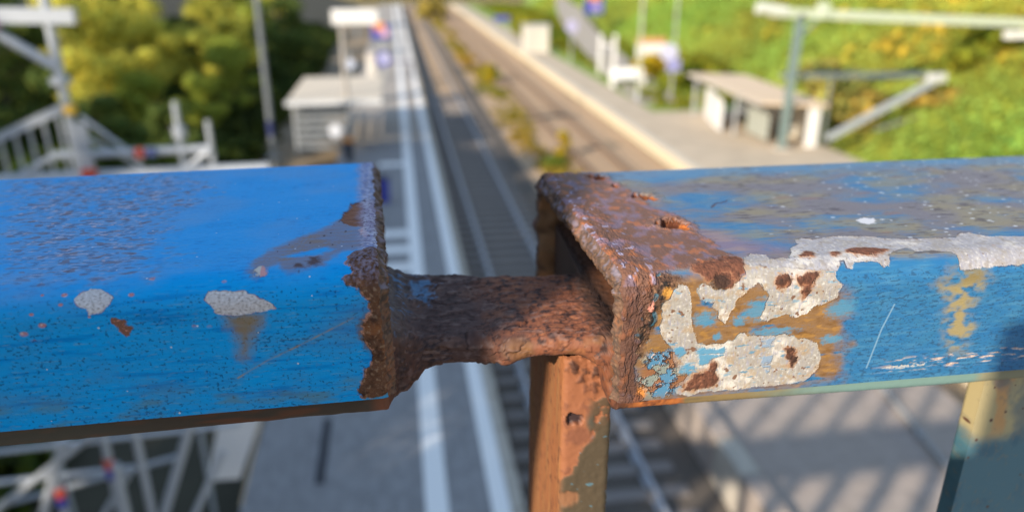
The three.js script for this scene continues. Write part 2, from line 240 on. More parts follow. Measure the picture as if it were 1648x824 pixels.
  // chips down to the galvanised steel, with a rim of primer
  for (const P of [PL.chip1, PL.chip2]) { d = sd(P, X + wx * 0.5, s + wy * 0.5, 3); if (d < 1) { m = 1 - ss(-0.12, 0.12, d); const g = f2(X * 1.1, s * 1.4 + 4, 3); into(c, L3(128, 92, 84), (1 - ss(0.1, 0.4, d)) * 0.6 * ss(-0.2, 0.4, n2(X * 0.3, s * 0.3 + 9))); into(c, PRIMER, (1 - ss(0.0, 0.3, d)) * ss(-0.2, 0.3, n2(X * 0.4, s * 0.4 + 2)) * 0.8); into(c, GREY, m); into(c, L3(128, 116, 108), m * ss(0.0, 0.5, g) * 0.6); into(c, L3(232, 228, 226), m * ss(0.1, 0.5, -g) * 0.6); h -= m * (0.2 - 0.07 * g); ro = mix(ro, 0.5, m); me = mix(me, 0.15, m); } }
  d = sd(PL.chip3, x, y, 3); m = 1 - ss(-0.3, 0.3, d); if (m) { into(c, L3(134, 92, 74), m); into(c, L3(206, 140, 120), m * ss(0.2, 0.5, fine)); h -= m * 0.2; ro = mix(ro, 0.7, m); }
  // bare flake beside the end: the paint has lifted off as one sheet
  d = sd(PL.flakeA, x, y, 4); m = 1 - ss(-0.18, 0.18, d); if (m) { const g = f2(X * 0.25, s * 0.9, 4); into(c, L3(138, 92, 70), m); into(c, L3(106, 70, 60), m * ss(0.0, 0.5, g)); into(c, L3(168, 128, 112), m * ss(0.1, 0.6, -g) * 0.5); h -= m * (0.55 - 0.16 * g); ro = mix(ro, 0.62, m); } else { m = 1 - ss(0.1, 0.6, d); h += m * 0.12; into(c, L3(96, 74, 80), m * 0.5); }
  d = sd(PL.pinkA, x, y, 3); m = 1 - ss(-0.4, 0.3, d); if (m) { into(c, L3(226, 176, 166), m); into(c, L3(220, 214, 220), m * ss(0, 0.4, fine)); h += m * 0.25; }
  // wrinkled lilac skin on the lip of the end
  const lip = ss(-17 + n2(s * 0.09, 2) * 3.5 + n2(s * 0.5, 7) * 1.6, -12, X + ss(-10, -120, s) * 4.5) * (1 - ss(-6, 2, s));
  if (lip > 0) { const wv = 1 - Math.abs(f2(X * 0.28 + 9, s * 0.75, 3)) * 2.4, g = f2(X * 0.7, s * 0.5, 3); into(c, L3(142, 138, 172), lip * 0.8); into(c, L3(206, 204, 218), lip * ss(0.55, 0.95, wv) * 0.75); into(c, L3(84, 62, 62), lip * ss(0.1, 0.5, g) * 0.75); h += lip * (wv * 0.26 + g * 0.28); ro = mix(ro, 0.45, lip); }
  // swollen rust on the end of the front face
  d = sd(PL.band, x + 1.8, y, 5); m = 1 - ss(-0.25, 0.25, d);
  if (m > 0 || d < 2.5) {
    const halo = (1 - ss(0, 2.2, d)) * ss(8, 14, s) * (1 - ss(22, 27, s)); into(c, L3(118, 88, 40), halo * 0.8);
    const g = f2(X * 0.22 + 5, s * 0.22, 4), k = f2(X * 0.8, s * 0.8 + 11, 3), t = sheets(X * 0.11, s * 0.11, 3.3, 5), rc = [0, 0, 0];
    rust3(X, s, 12, rc); into(rc, L3(112, 78, 56), 0.45); into(rc, L3(160, 128, 100), ss(0.1, 0.5, k) * 0.6); into(rc, L3(58, 40, 34), ss(0.12, 0.5, g) * 0.7); into(rc, L3(146, 136, 156), (1 - ss(-2, 4, s)) * ss(-0.3, 0.3, k) * 0.6);
    into(c, rc, m); into(c, L3(214, 150, 118), (1 - ss(0.1, 0.7, Math.abs(d))) * ss(-0.3, 0.3, n2(X * 0.5, s * 0.5)) * 0.8);
    h += m * (0.25 + 0.55 * ss(0, -3, d) + g * 0.5 + k * 0.22 + t * 0.8); ro = mix(ro, 0.72, m); me = mix(me, 0, m);
  }
  q[0] = h; q[1] = ro; q[2] = me;
}
function lens(P, X, s, c, q, size) {                    // a blister whose skin has cracked open towards the camera
  const d = sd(P, X + n2(X * 0.5, s * 0.5) * 1.6, s + n2(X * 0.35 + 7, s * 0.5) * 1.8, 7); if (d >= 7) return 0;
  const b = P.b, cy = (b[2] + b[3]) / 2, hy = (b[3] - b[2]) / 2;
  const m = 1 - ss(-0.35, 0.35, d), out = 1 - ss(0, 5, d);
  if (m > 0) { const t = clamp((s - b[2]) / (2 * hy)); into(c, L3(186, 104, 46), m); into(c, L3(88, 48, 30), m * (1 - ss(0.15, 0.6, t + n2(X * 0.7, s * 0.7) * 0.2))); into(c, L3(214, 140, 74), m * ss(0.3, 0.7, n2(X * 0.9, s * 0.6)) * 0.5); q[0] = mix(q[0], -size * 1.6 * (1 - ss(0.1, 0.95, t)) - 0.2, m); q[1] = mix(q[1], 0.8, m); }
  else { const back = 1 - ss(-hy * 0.2, hy * 1.0, s - cy); q[0] += out * size * (0.35 + 0.9 * back); into(c, L3(150, 120, 112), out * 0.35); }
  return m;
}
function paintR(X, s, c, q) {
  const wx = n2(X * 0.45 + 3, s * 0.45) * 0.8 + n2(X * 1.7, s * 1.7 + 8) * 0.35, wy = n2(X * 0.45 + 31, s * 0.45 + 7) * 0.8 + n2(X * 1.7 + 5, s * 1.7) * 0.35, x = X + wx, y = s + wy;
  const big = f2(X * 0.04 + 20, s * 0.06, 3), streak = f2(X * 0.10 + 7, s * 0.75, 3), fine = f2(X * 0.9 + 4, s * 1.3, 2), mid = f2(X * 0.13, s * 0.2 + 40, 3);
  let h = fine * 0.02 + streak * 0.02, ro = 0.4 + 0.1 * fine, me = 0, d, m;
  const front = ss(0, 3, s);
  c[0] = BLUE_R[0]; c[1] = BLUE_R[1]; c[2] = BLUE_R[2];
  into(c, L3(28, 98, 156), clamp(0.35 + mid * 0.7) * 0.7); into(c, L3(100, 152, 176), clamp(streak * 0.9 + 0.1) * 0.45);
  if (front > 0) { // dashes of dirt in the brushed paint
    const dash = ss(0.1, 0.34, f2(X * 0.42, s * 1.25, 4) + 0.14 * big), sp = speckle(X, s * 0.9, 0.9, 0.36, 0.1, 0.28); into(c, L3(40, 74, 104), front * Math.max(dash * 0.7, sp * 0.75)); h -= front * (dash + sp) * 0.03;
  }
  const top = 1 - ss(-5, 0, s);
  if (top > 0) { // faded top: ochre and plum stains through the blue
    const a = f2(X * 0.022 + 3, s * 0.05, 4), b = f2(X * 0.03 + 50, s * 0.045 + 9, 4), far = 1 - ss(-112, -96, s + mid * 8);
    into(c, L3(120, 106, 102), top * ss(-0.42, 0.16, a + 0.3 * streak + 0.14 * fine) * 0.8 * (1 - far * 0.6)); into(c, L3(138, 128, 92), top * ss(-0.12, 0.34, b + 0.25 * streak + 0.1 * fine) * 0.6 * (1 - far * 0.4));
    into(c, L3(92, 130, 160), far * top * 0.5);
    const dash = ss(0.1, 0.34, f2(X * 0.13 + 9, s * 0.55, 5)) * ss(-0.35, 0.2, b + a); into(c, L3(66, 58, 66), top * dash * 0.75); h -= top * dash * 0.06;
    const chip = speckle(X * 0.6, s, 3.6, 0.10 + 0.18 * ss(165, 200, X), 0.2, 0.6) * ss(110, 150, X); into(c, L3(200, 206, 214), top * chip * 0.8);
    const br = speckle(X * 0.35, s, 8, 0.14, 0.7, 1.8); into(c, L3(126, 92, 84), top * br * 0.45);
  }
  d = sd(PR.chipW, x, y, 3); m = 1 - ss(-0.3, 0.3, d); into(c, L3(205, 206, 212), m); h -= m * 0.1;
  d = lineD(PR.crackA, X, s + n2(X * 0.5, 3), 4); m = 1 - ss(0.25, 0.7, d); into(c, L3(70, 50, 60), m * 0.85); h -= m * 0.3; h += (1 - ss(0.5, 3, d)) * 0.15;
  // rust water stains on the front
  d = sd(PR.ochre, X + mid * 6, s + mid * 3, 9);
  if (d < 8) { m = 1 - ss(-5, 4, d); const g = f2(X * 0.07 + 2, s * 0.24, 4); let a = m * ss(-0.5, -0.1, g + 0.2 * streak + 0.1 * fine); into(c, L3(138, 100, 48), a * 0.9); into(c, L3(108, 76, 42), a * ss(0, 0.5, f2(X * 0.12, s * 0.3 + 8, 3)) * 0.8); into(c, L3(166, 122, 60), a * ss(0.05, 0.5, f2(X * 0.2 + 30, s * 0.5, 3)) * 0.6); ro = mix(ro, 0.55, a);
    for (const [bx, by, rx, ry] of [[111, 12.5, 5.5, 3.6], [92.5, 14.5, 4.2, 2.4], [117, 20.5, 7.5, 1.4], [97.5, 21, 1.3, 1.2], [137, 25, 4, 1.6], [104, 16, 2.2, 1.5], [139, 14, 5, 3]]) { const t = Math.hypot((x - bx) / rx, (y - by) / ry); if (t < 1.6) into(c, L3(70, 136, 168), (1 - ss(0.5, 1.4, t + 0.5 * streak + 0.3 * fine)) * 0.8); } }
  d = sd(PR.ochre2, X + mid * 4 + n2(X * 0.5, s * 0.5), s + mid * 2, 8); m = 1 - ss(-4, 3.5, d); if (m > 0) { const a = m * ss(-0.4, 0.15, f2(X * 0.16, s * 0.3, 3)); into(c, L3(160, 140, 84), a * 0.85); into(c, L3(112, 96, 56), a * (1 - ss(5, 10, s)) * 0.7); }
  // scratch and the worn lower edge
  d = lineD(PR.scr, X, s, 2); m = 1 - ss(0.15, 0.4, d); into(c, L3(150, 180, 196), m * 0.5);
  m = ss(0.1, 0.35, f2(X * 0.16, s * 0.9 + 2, 4)) * (1 - ss(1.6, 3.4, Math.abs(s - 36.6 + (X - 170) * 0.02))) * ss(150, 172, X); into(c, L3(214, 190, 172), m * 0.9); into(c, L3(120, 84, 76), m * ss(0, 0.4, fine) * 0.8); h -= m * 0.1;
  d = sd(PR.pale, x, s + wy * 0.4, 3); m = 1 - ss(-0.2, 0.3, d); into(c, L3(186, 182, 174), m * ss(-0.3, 0.1, fine + streak) * 0.85); h -= m * 0.1;
  // lilac film of thin rust behind the end
  d = sd(PR.lilac, x + mid * 5, y + mid * 4, 12); m = (1 - ss(-8, 6, d)) * top; if (m > 0) { into(c, L3(124, 106, 124), m * 0.88); into(c, L3(150, 128, 122), m * ss(0, 0.5, f2(X * 0.06, s * 0.3, 3)) * 0.6); into(c, L3(82, 62, 72), m * ss(0.25, 0.6, streak) * 0.5); h += m * 0.06 * streak; }
  // bare zinc and primer: the strip on the edge and the two patches on the front
  const fx = n2(X * 3.1, s * 3.1) * 0.16, fy = n2(X * 3.1 + 9, s * 3.1) * 0.16;
  const zinc = (P, warm, depth) => { const dd = sd(P, X + wx * 0.6 + fx, s + wy * 0.6 + fy, 3); if (dd >= 1) return; const mm = 1 - ss(-0.14, 0.14, dd), g = f2(X * 0.9, s * 0.9 + 3, 4), e = f2(X * 0.16 + 1, s * 0.2, 3), hair = f2(X * 1.3, s * 0.3, 3);
    const rv = n2(X * 0.22 + 4, s * 0.22 + 40); into(c, L3(96, 66, 48), (1 - ss(0.05, 0.45 + 0.5 * clamp(rv), dd)) * ss(-0.1, 0.5, rv) * 0.6); into(c, L3(150, 168, 176), (1 - ss(0.0, 0.35, dd)) * ss(0.0, 0.5, -rv) * 0.7); into(c, warm ? L3(164, 159, 150) : L3(166, 164, 168), mm); const lg = f2(X * 0.075 + 5, s * 0.09 + 3, 4); into(c, L3(158, 152, 146), mm * ss(0.0, 0.35, lg) * 0.75); into(c, L3(216, 210, 200), mm * ss(0.0, 0.35, -lg) * 0.7); into(c, L3(140, 132, 124), mm * ss(0.1, 0.5, g) * 0.55); into(c, L3(222, 218, 208), mm * ss(0.15, 0.5, -g) * 0.5); into(c, L3(146, 146, 164), mm * ss(0.05, 0.5, hair) * 0.6); into(c, L3(150, 140, 128), mm * ss(0.05, 0.4, f2(X * 0.32 + 70, s * 0.32, 3)) * 0.6); into(c, L3(112, 150, 172), mm * (warm ? 1 : 0) * ss(0.34, 0.5, f2(X * 0.2 + 11, s * 0.55, 3)) * 0.7); if (warm) { into(c, L3(170, 140, 98), mm * ss(0.05, 0.45, e + 0.3 * g) * 0.5); const hole = ss(0.36, 0.44, f2(X * 0.3 + 33, s * 0.3 + 12, 4)); into(c, L3(112, 76, 54), mm * hole * 0.9); into(c, L3(84, 130, 156), mm * ss(0.38, 0.46, f2(X * 0.16 + 83, s * 0.5 + 12, 4)) * 0.85); }
    into(c, L3(120, 100, 84), mm * speckle(X + 5, s + 9, 2.2, 0.22, 0.12, 0.4) * 0.8);
    h = mix(h, -depth + g * 0.07 + lg * 0.12 + e * 0.06, mm); h += (1 - ss(0.1, 0.9, dd)) * (1 - mm) * 0.16 * clamp(0.4 + rv); ro = mix(ro, 0.58, mm); me = mix(me, warm ? 0.0 : 0.12, mm); };
  zinc(PR.strip, false, 0.3);
  zinc(PR.white2, true, 0.2); zinc(PR.white1, true, 0.18);
  for (const P of [PR.isleA, PR.isleB, PR.isleC, PR.isleD]) { d = sd(P, x, y, 3); m = (1 - ss(-0.5, 0.5, d)) * ss(-0.45, 0.05, streak + 0.3 * fine + (P === PR.isleC ? -0.1 : 0.25)); into(c, P === PR.isleC ? L3(128, 150, 172) : L3(76, 140, 172), m * 0.9); h = mix(h, 0, m); }
  const pit = (P, dk) => { const dd = sd(P, x, y, 4), mm = 1 - ss(-0.5, 0.4, dd); if (dd < 2) into(c, L3(170, 116, 66), (1 - ss(0, 1.3, dd)) * 0.55); if (mm > 0) { const g = f2(X * 0.5, s * 0.5, 4); into(c, L3(116, 74, 56), mm); into(c, L3(62, 44, 36), mm * clamp(dk + g * 0.9)); into(c, L3(172, 122, 90), mm * ss(0.2, 0.6, -g) * 0.5); h = mix(h, 0.1 + g * 0.45, mm); ro = mix(ro, 0.78, mm); me = mix(me, 0, mm); } };
  pit(PR.rustA, 0.3); pit(PR.flakeB, 0.15); pit(PR.holeA, 0.75); pit(PR.holeB, 0.5); pit(PR.holeC, 0.45); pit(PR.lensA, 0.1); pit(PR.lensB, 0.2); pit(PR.lensC, 0.3);
  d = Math.hypot((X - 97.3) / 3.4, (s - 2.2) / 3.2); m = 1 - ss(0.6, 1.1, d + fine * 0.25); into(c, L3(52, 38, 32), m * 0.9); h -= m * 0.35;
  d = speckle(X * 0.8 + 3, s + 44, 5.0, 0.10, 0.3, 0.75) * (1 - ss(-12, -6, Math.abs(s + 4) - 12)) * ss(100, 112, X); into(c, L3(168, 108, 66), d * 0.55);
  // curled, cracked paint low on the end
  d = sd(PR.crackle, x, y, 5);
  if (d < 3) { m = 1 - ss(-2, 1.5, d); const w = worley((X + wx * 2.2) / 4.8, (s + wy * 2.2) / 3.8), e = w[1] - w[0], id = w[2]; const edge = 1 - ss(0.05, 0.2, e); const cell = id < 0.4 ? L3(72, 130, 164) : id < 0.66 ? L3(124, 94, 54) : id < 0.85 ? L3(128, 140, 134) : L3(136, 92, 64); into(c, cell, m * 0.9); into(c, L3(70, 46, 40), m * (1 - ss(0.02, 0.09, e))); into(c, L3(214, 176, 150), m * ss(0.06, 0.13, e) * (1 - ss(0.16, 0.26, e)) * ss(0.0, 0.4, fine) * 0.8); h += m * (edge * 0.5 - (1 - ss(0.0, 0.07, e)) * 0.7); ro = mix(ro, 0.5, m); }
  d = Math.hypot((X - 72.5) / 3, (s - 39.5) / 3.2); m = 1 - ss(0.4, 1.1, d + fine * 0.3); into(c, L3(214, 132, 56), m * 0.9);
  // dark ridge under the edge beside the end
  d = sd(PR.dark, x, y, 5); m = 1 - ss(-1.6, 0.8, d); if (m > 0) { const g = f2(X * 0.3, s * 0.3, 4), k = f2(X * 0.8 + 6, s * 0.8, 3); into(c, L3(84, 60, 46), m * 0.95); into(c, L3(38, 34, 32), m * ss(-0.05, 0.35, g)); into(c, L3(150, 112, 84), m * ss(0.15, 0.5, k - g * 0.4) * 0.7); into(c, L3(60, 112, 130), m * ss(0.3, 0.5, n2(X * 0.35 + 60, s * 0.35)) * 0.7); h += m * (g * 1.1 + k * 0.3); ro = mix(ro, 0.75, m); }
  d = Math.hypot((X - 74.2) / 1.2, (s - 8.6) / 2.2); m = 1 - ss(0.6, 1.1, d + fine * 0.4); into(c, L3(226, 150, 130), m * 0.9); h += m * 0.3;
  d = Math.hypot((X - 79.5) / 2.0, (s - 4.6) / 2.0); m = 1 - ss(0.5, 1.1, d + fine * 0.3); into(c, L3(206, 146, 66), m * 0.85);
  // scaly rust band behind the end
  d = sd(PR.band, X + wx * 1.6 + mid * 3, s + wy * 1.6, 8);
  if (d < 5) {
    m = 1 - ss(-1.2, 1.0, d); const dEnd = X - (65.3 - ss(0, 125, -s) * 3.1), near = 1 - ss(3, 17, dEnd + 4 * mid), rc = [0, 0, 0], sc = worley(X * 0.55 + wx * 0.5, s * 0.30 + wy * 0.3), e = sc[1] - sc[0], k = f2(X * 0.55, s * 0.4 + 3, 4), w2 = f2(X * 0.22, s * 0.16 + 30, 3);
    into(rc, L3(116, 82, 66), 1); into(rc, L3(166, 102, 64), ss(0.05, 0.4, w2) * 0.8); into(rc, L3(122, 106, 124), ss(-0.05, 0.35, f2(X * 0.16, s * 0.1 + 60, 4)) * 0.75 * (s < 2 ? 1 : 0.15)); into(rc, L3(172, 168, 196), ss(0.3, 0.55, f2(X * 0.3 + 8, s * 0.22, 4) + 0.12 * near) * (s < 2 ? 0.75 : 0.15) * (0.25 + 0.75 * near)); into(rc, L3(66, 44, 40), (1 - ss(0.02, 0.14, e)) * 0.5 * near * ss(-0.2, 0.3, k) + (s > 2 ? 0.3 : 0)); into(rc, L3(60, 42, 36), ss(4, 12, s) * 0.35);
    into(c, rc, m); const tr = sheets(X * 0.13 + 2, s * 0.06, 7.7, 6), rg = 1 - 2.2 * Math.abs(f2(X * 0.42 + 3, s * 0.2, 3)); h += m * (0.12 + near * (1.7 * (tr - 0.4) + 0.2 * rg + 0.12 * ss(0, 0.3, e)) + k * 0.16 + w2 * 0.35 * near); ro = mix(ro, mix(0.5, 0.68, near), m); me = mix(me, 0, m);
    h += (1 - ss(0, 1.2, Math.abs(d + 0.4))) * 0.12;
  }
  q[0] = h; q[1] = ro; q[2] = me;
  lens(PR.bl1, x, y, c, q, 0.9); lens(PR.bl2, x, y, c, q, 0.7); lens(PR.bl3, x, y, c, q, 0.8); lens(PR.bl4, x, y, c, q, 1.25); lens(PR.bl5, x, y, c, q, 0.6);
}

// a rail cap: a channel open below, r = edge radius, swept along x, all numbers in mm from the camera's foot point
const RAD = 9, ARC = RAD * Math.PI / 4;
function capThing(name, o, paint, label) {
  const { top, height: H, zf, width: Wd, x0, x1, end, wall } = o, hi = 1536, wi = 2048, S0 = -(ARC + Wd - 2 * RAD + 2 * ARC + 2), S1 = ARC + H - RAD;
  const cD = new Uint8Array(wi * hi * 4), rD = new Uint8Array(wi * hi * 4), hD = new Float32Array(wi * hi), c = [0, 0, 0], q = [0, 0, 0];
  let hMin = 1e9, hMax = -1e9;
  for (let y = 0; y < hi; y++) for (let x = 0; x < wi; x++) {
    const i = y * wi + x; paint(mix(x0, x1, (x + 0.5) / wi), mix(S0, S1, (y + 0.5) / hi), c, q);
    for (let k = 0; k < 3; k++) cD[i * 4 + k] = clamp(srgb(clamp(c[k]))) * 255 + 0.5; cD[i * 4 + 3] = 255;
    rD[i * 4] = 0; rD[i * 4 + 1] = clamp(q[1]) * 255; rD[i * 4 + 2] = clamp(q[2]) * 255; rD[i * 4 + 3] = 255; hD[i] = q[0]; if (q[0] < hMin) hMin = q[0]; if (q[0] > hMax) hMax = q[0];
  }
  // the mesh carries the coarse relief; the bump map only what is finer than it
  const lo = new Float32Array(wi * hi), tmp = new Float32Array(wi * hi), RB = 5;
  for (let y = 0; y < hi; y++) { let a = 0; for (let x = -RB; x <= RB; x++) a += hD[y * wi + clamp(x, 0, wi - 1)]; for (let x = 0; x < wi; x++) { tmp[y * wi + x] = a / (2 * RB + 1); a += hD[y * wi + Math.min(wi - 1, x + RB + 1)] - hD[y * wi + Math.max(0, x - RB)]; } }
  for (let x = 0; x < wi; x++) { let a = 0; for (let y = -RB; y <= RB; y++) a += tmp[clamp(y, 0, hi - 1) * wi + x]; for (let y = 0; y < hi; y++) { lo[y * wi + x] = a / (2 * RB + 1); a += tmp[Math.min(hi - 1, y + RB + 1) * wi + x] - tmp[Math.max(0, y - RB) * wi + x]; } }
  const BR = 0.3, bD = new Uint8Array(wi * hi * 4); for (let i = 0; i < wi * hi; i++) { const v = clamp(0.5 + (hD[i] - lo[i]) / (2 * BR)) * 255; bD[i * 4] = bD[i * 4 + 1] = bD[i * 4 + 2] = v; bD[i * 4 + 3] = 255; }
  const hAt = (X, s) => { const u = clamp((X - x0) / (x1 - x0) * wi - 0.5, 0, wi - 1.001), v = clamp((s - S0) / (S1 - S0) * hi - 0.5, 0, hi - 1.001), a = Math.floor(u), b = Math.floor(v), fu = u - a, fv = v - b, i = b * wi + a; return mix(mix(lo[i], lo[i + 1], fu), mix(lo[i + wi], lo[i + wi + 1], fu), fv); };
  const mat = new THREE.MeshPhysicalMaterial({ specularIntensity: o.shine, map: texOf(cD, wi, hi, true), roughnessMap: texOf(rD, wi, hi), metalnessMap: null, bumpMap: texOf(bD, wi, hi), bumpScale: 2 * BR * 0.001, roughness: 1, metalness: 0 });
  mat.metalnessMap = mat.roughnessMap; mat.metalness = 1;
  const rustM = new THREE.MeshStandardMaterial({ vertexColors: true, roughness: 0.82 });
  // profile: s -> y, z and the way out
  const sBack = -(ARC + Wd - 2 * RAD + 2 * ARC), sEnd = sBack - (H - RAD) - 9, pf = [0, 0, 0, 0];
  const prof = (s) => { if (s > ARC) { pf[0] = top - RAD - (s - ARC); pf[1] = zf; pf[2] = 0; pf[3] = 1; } else if (s > -ARC) { const a = Math.PI / 4 - s / RAD; pf[2] = Math.sin(a); pf[3] = Math.cos(a); pf[0] = top - RAD + RAD * pf[2]; pf[1] = zf - RAD + RAD * pf[3]; } else if (s > sBack + 2 * ARC) { pf[0] = top; pf[1] = zf - RAD + (s + ARC); pf[2] = 1; pf[3] = 0; } else if (s > sBack) { const a = Math.PI / 2 + (sBack + 2 * ARC - s) / RAD; pf[2] = Math.sin(a); pf[3] = Math.cos(a); pf[0] = top - RAD + RAD * pf[2]; pf[1] = zf - Wd + RAD + RAD * pf[3]; } else { pf[0] = top - RAD + (s - sBack); pf[1] = zf - Wd; pf[2] = 0; pf[3] = -1; } return pf; };
  const ss_ = []; for (let s = sEnd; s < sBack; s += 2) ss_.push(s); for (let s = sBack; s < S1; s += 0.5) ss_.push(s); ss_.push(S1);
  const dir = end === 'right' ? -1 : 1, span = Math.abs(x1 - x0) - 2, xs = []; for (let d = 0; d < span; d += 0.5) xs.push(d); for (const d of [span + 40, span + 120, span + 400, 1900]) xs.push(d);
  const ny = ss_.length, nx = xs.length, P = [], UV = [], C = [], rc = [0, 0, 0];
  const endX = (s) => o.endFront + (o.endBack - o.endFront) * clamp(-s / (Wd - 2 * RAD)) + n2(s * 0.16, 3 + dir) * 1.1 + n2(s * 0.6, 9) * 0.55 + n2(s * 1.7, 5) * 0.22;
  const put = (X, y, z, u, v, col) => { P.push(X / 1000, y / 1000, z / 1000); UV.push(u, v); C.push(...col); };
  for (let i = 0; i < nx; i++) for (let j = 0; j < ny; j++) {
    const s = ss_[j], d = xs[i], base = o.endFront + (o.endBack - o.endFront) * clamp(-s / (Wd - 2 * RAD)), X = base + dir * d + (endX(s) - base) * (1 - ss(0, 14, d)), h = (d < span ? hAt(X, s) : 0) - 0.7 * (1 - clamp(d / 1.6)) ** 2;
    prof(s); put(X, pf[0] + pf[2] * h, pf[1] + pf[3] * h, (X - x0) / (x1 - x0), (s - S0) / (S1 - S0), [1, 1, 1]);
  }
  const idA = gridIndex(nx, ny, dir > 0);
  // lip of the end, then the inside of the channel
  const K = 14, NI = 60, at = P.length / 3, wallAt = (s) => Math.min(wall, 6.2 + 30 * clamp((-s - 6) / 40)) * (1 + 0.25 * n2(s * 0.11, 20) + 0.14 * n2(s * 0.5, 2));
  for (let i = 0; i < K + NI; i++) for (let j = 0; j < ny; j++) {
    const s = ss_[j]; prof(s); const w = i < K ? wallAt(s) : mix(wallAt(s), 4.5, ss(4, 16, (i - K) * 1.6)), X0 = endX(s);
    let X, off;
    if (i < K) { const t = i / (K - 1), bulge = f3(s * 0.13, t * 1.6, 11, 3); off = -0.7 - t * (w - 1.0); X = X0 - dir * (o.bevel * t + (Math.sin(Math.PI * t) * 0.9 + n3(s * 0.5, t * 4, 7) * 0.8 + f3(s * 1.1, t * 7, 3, 2) * 0.5 + bulge * o.lump) * Math.min(1, 4 * t * (1 - t))); if (i === 0) { off = hAt(X0, s) - 0.7; X = X0; } }
    else { const d = (i - K + 0.35) * 1.6; X = X0 - dir * o.bevel * (1 - ss(0, 6, d)) + dir * d; off = -w - 0.2 + (f3(X * 0.12, pf[0] * 0.12, pf[1] * 0.12, 3) * 1.6 + n3(X * 0.5, pf[0] * 0.5, pf[1] * 0.5) * 0.5) * ss(0, 4, d) - 0.3; }
    const y = pf[0] + pf[2] * off, z = pf[1] + pf[3] * off; rust3(X, y, z, rc); if (i >= K) { into(rc, L3(156, 116, 74), 0.6); into(rc, L3(60, 42, 32), ss(0.05, 0.4, f3(X * 0.06, y * 0.1, z * 0.08, 3)) * 0.85); } else { into(rc, L3(150, 118, 92), ss(0.05, 0.5, n3(X, y * 1.5, z * 1.5)) * 0.6); into(rc, L3(44, 36, 32), ss(0.0, 0.4, n3(X + 9, y * 0.8, z * 0.8)) * 0.8); into(rc, L3(88, 74, 62), 0.35); if (s < 4) into(rc, L3(138, 132, 150), ss(-0.1, 0.35, f3(X * 0.5, y * 0.4, z * 0.25, 3)) * 0.6 * (1 - ss(0.3, 0.8, i / K))); }
    put(X, y, z, 0, 0, rc);
  }
  const idB = gridIndex(K + NI, ny, dir < 0, at);
  const g = new THREE.BufferGeometry(); g.setAttribute('position', new THREE.Float32BufferAttribute(P, 3)); g.setAttribute('uv', new THREE.Float32BufferAttribute(UV, 2)); g.setAttribute('color', new THREE.Float32BufferAttribute(C, 3));
  g.setIndex([...new Uint32Array(0)]); g.setIndex(new THREE.BufferAttribute(Uint32Array.from(idA.concat(idB)), 1)); g.addGroup(0, idA.length, 0); g.addGroup(idA.length, idB.length, 1); g.computeVertexNormals();
  const t = thing(name, 0, CAMY, 0, ...label);
  mesh('cap', g, [mat, rustM], t);
  return t;
}
const railL = capThing('handrail', { top: -82.6, height: 42.2, zf: -205, width: 137, x0: -165, x1: -2, end: 'right', shine: 0.14, endFront: -9.2, endBack: -13.4, wall: 6.5, bevel: 2.4, lump: 1.4 }, paintL, ['bright blue steel handrail section left of the gap, two grey paint chips on its edge', 'handrail']);
railL.rotation.z = 0.011; railL.position.x = -0.0001; railL.position.y = CAMY + 0.0001;
const railR = capThing('handrail', { top: -88.8, height: 44.6, zf: -205, width: 128, x0: 58, x1: 292, end: 'left', shine: 0.5, endFront: 65.3, endBack: 62.2, wall: 7.0, bevel: 1.2, lump: 2.6 }, paintR, ['faded blue handrail section right of the gap, rusted open end and bare white patches', 'handrail']);
// the flat bar under both caps: it runs on across the gap, wasted by rust
function ringMesh(name, parent, mat, xs, ringAt, flip) {   // ringAt(X, push) pushes n points [x, y, z, r, g, b] in mm round one cross-section
  const P = [], C = []; let n = 0;
  for (const X of xs) { const before = P.length; ringAt(X, (x, y, z, c) => { P.push(x / 1000, y / 1000, z / 1000); C.push(c[0], c[1], c[2]); }); n = (P.length - before) / 3; }
  const g = new THREE.BufferGeometry(); g.setAttribute('position', new THREE.Float32BufferAttribute(P, 3)); g.setAttribute('color', new THREE.Float32BufferAttribute(C, 3));
  g.setIndex(new THREE.BufferAttribute(Uint32Array.from(gridIndex(xs.length, n, flip)), 1)); g.computeVertexNormals();
  // the seam of the ring: share the normal of its first and last point
  const N = g.attributes.normal; for (let i = 0; i < xs.length; i++) { const a = i * n, b = a + n - 1, x = N.getX(a) + N.getX(b), y = N.getY(a) + N.getY(b), z = N.getZ(a) + N.getZ(b), l = Math.hypot(x, y, z) || 1; N.setXYZ(a, x / l, y / l, z / l); N.setXYZ(b, x / l, y / l, z / l); }
  return mesh(name, g, mat, parent);
}
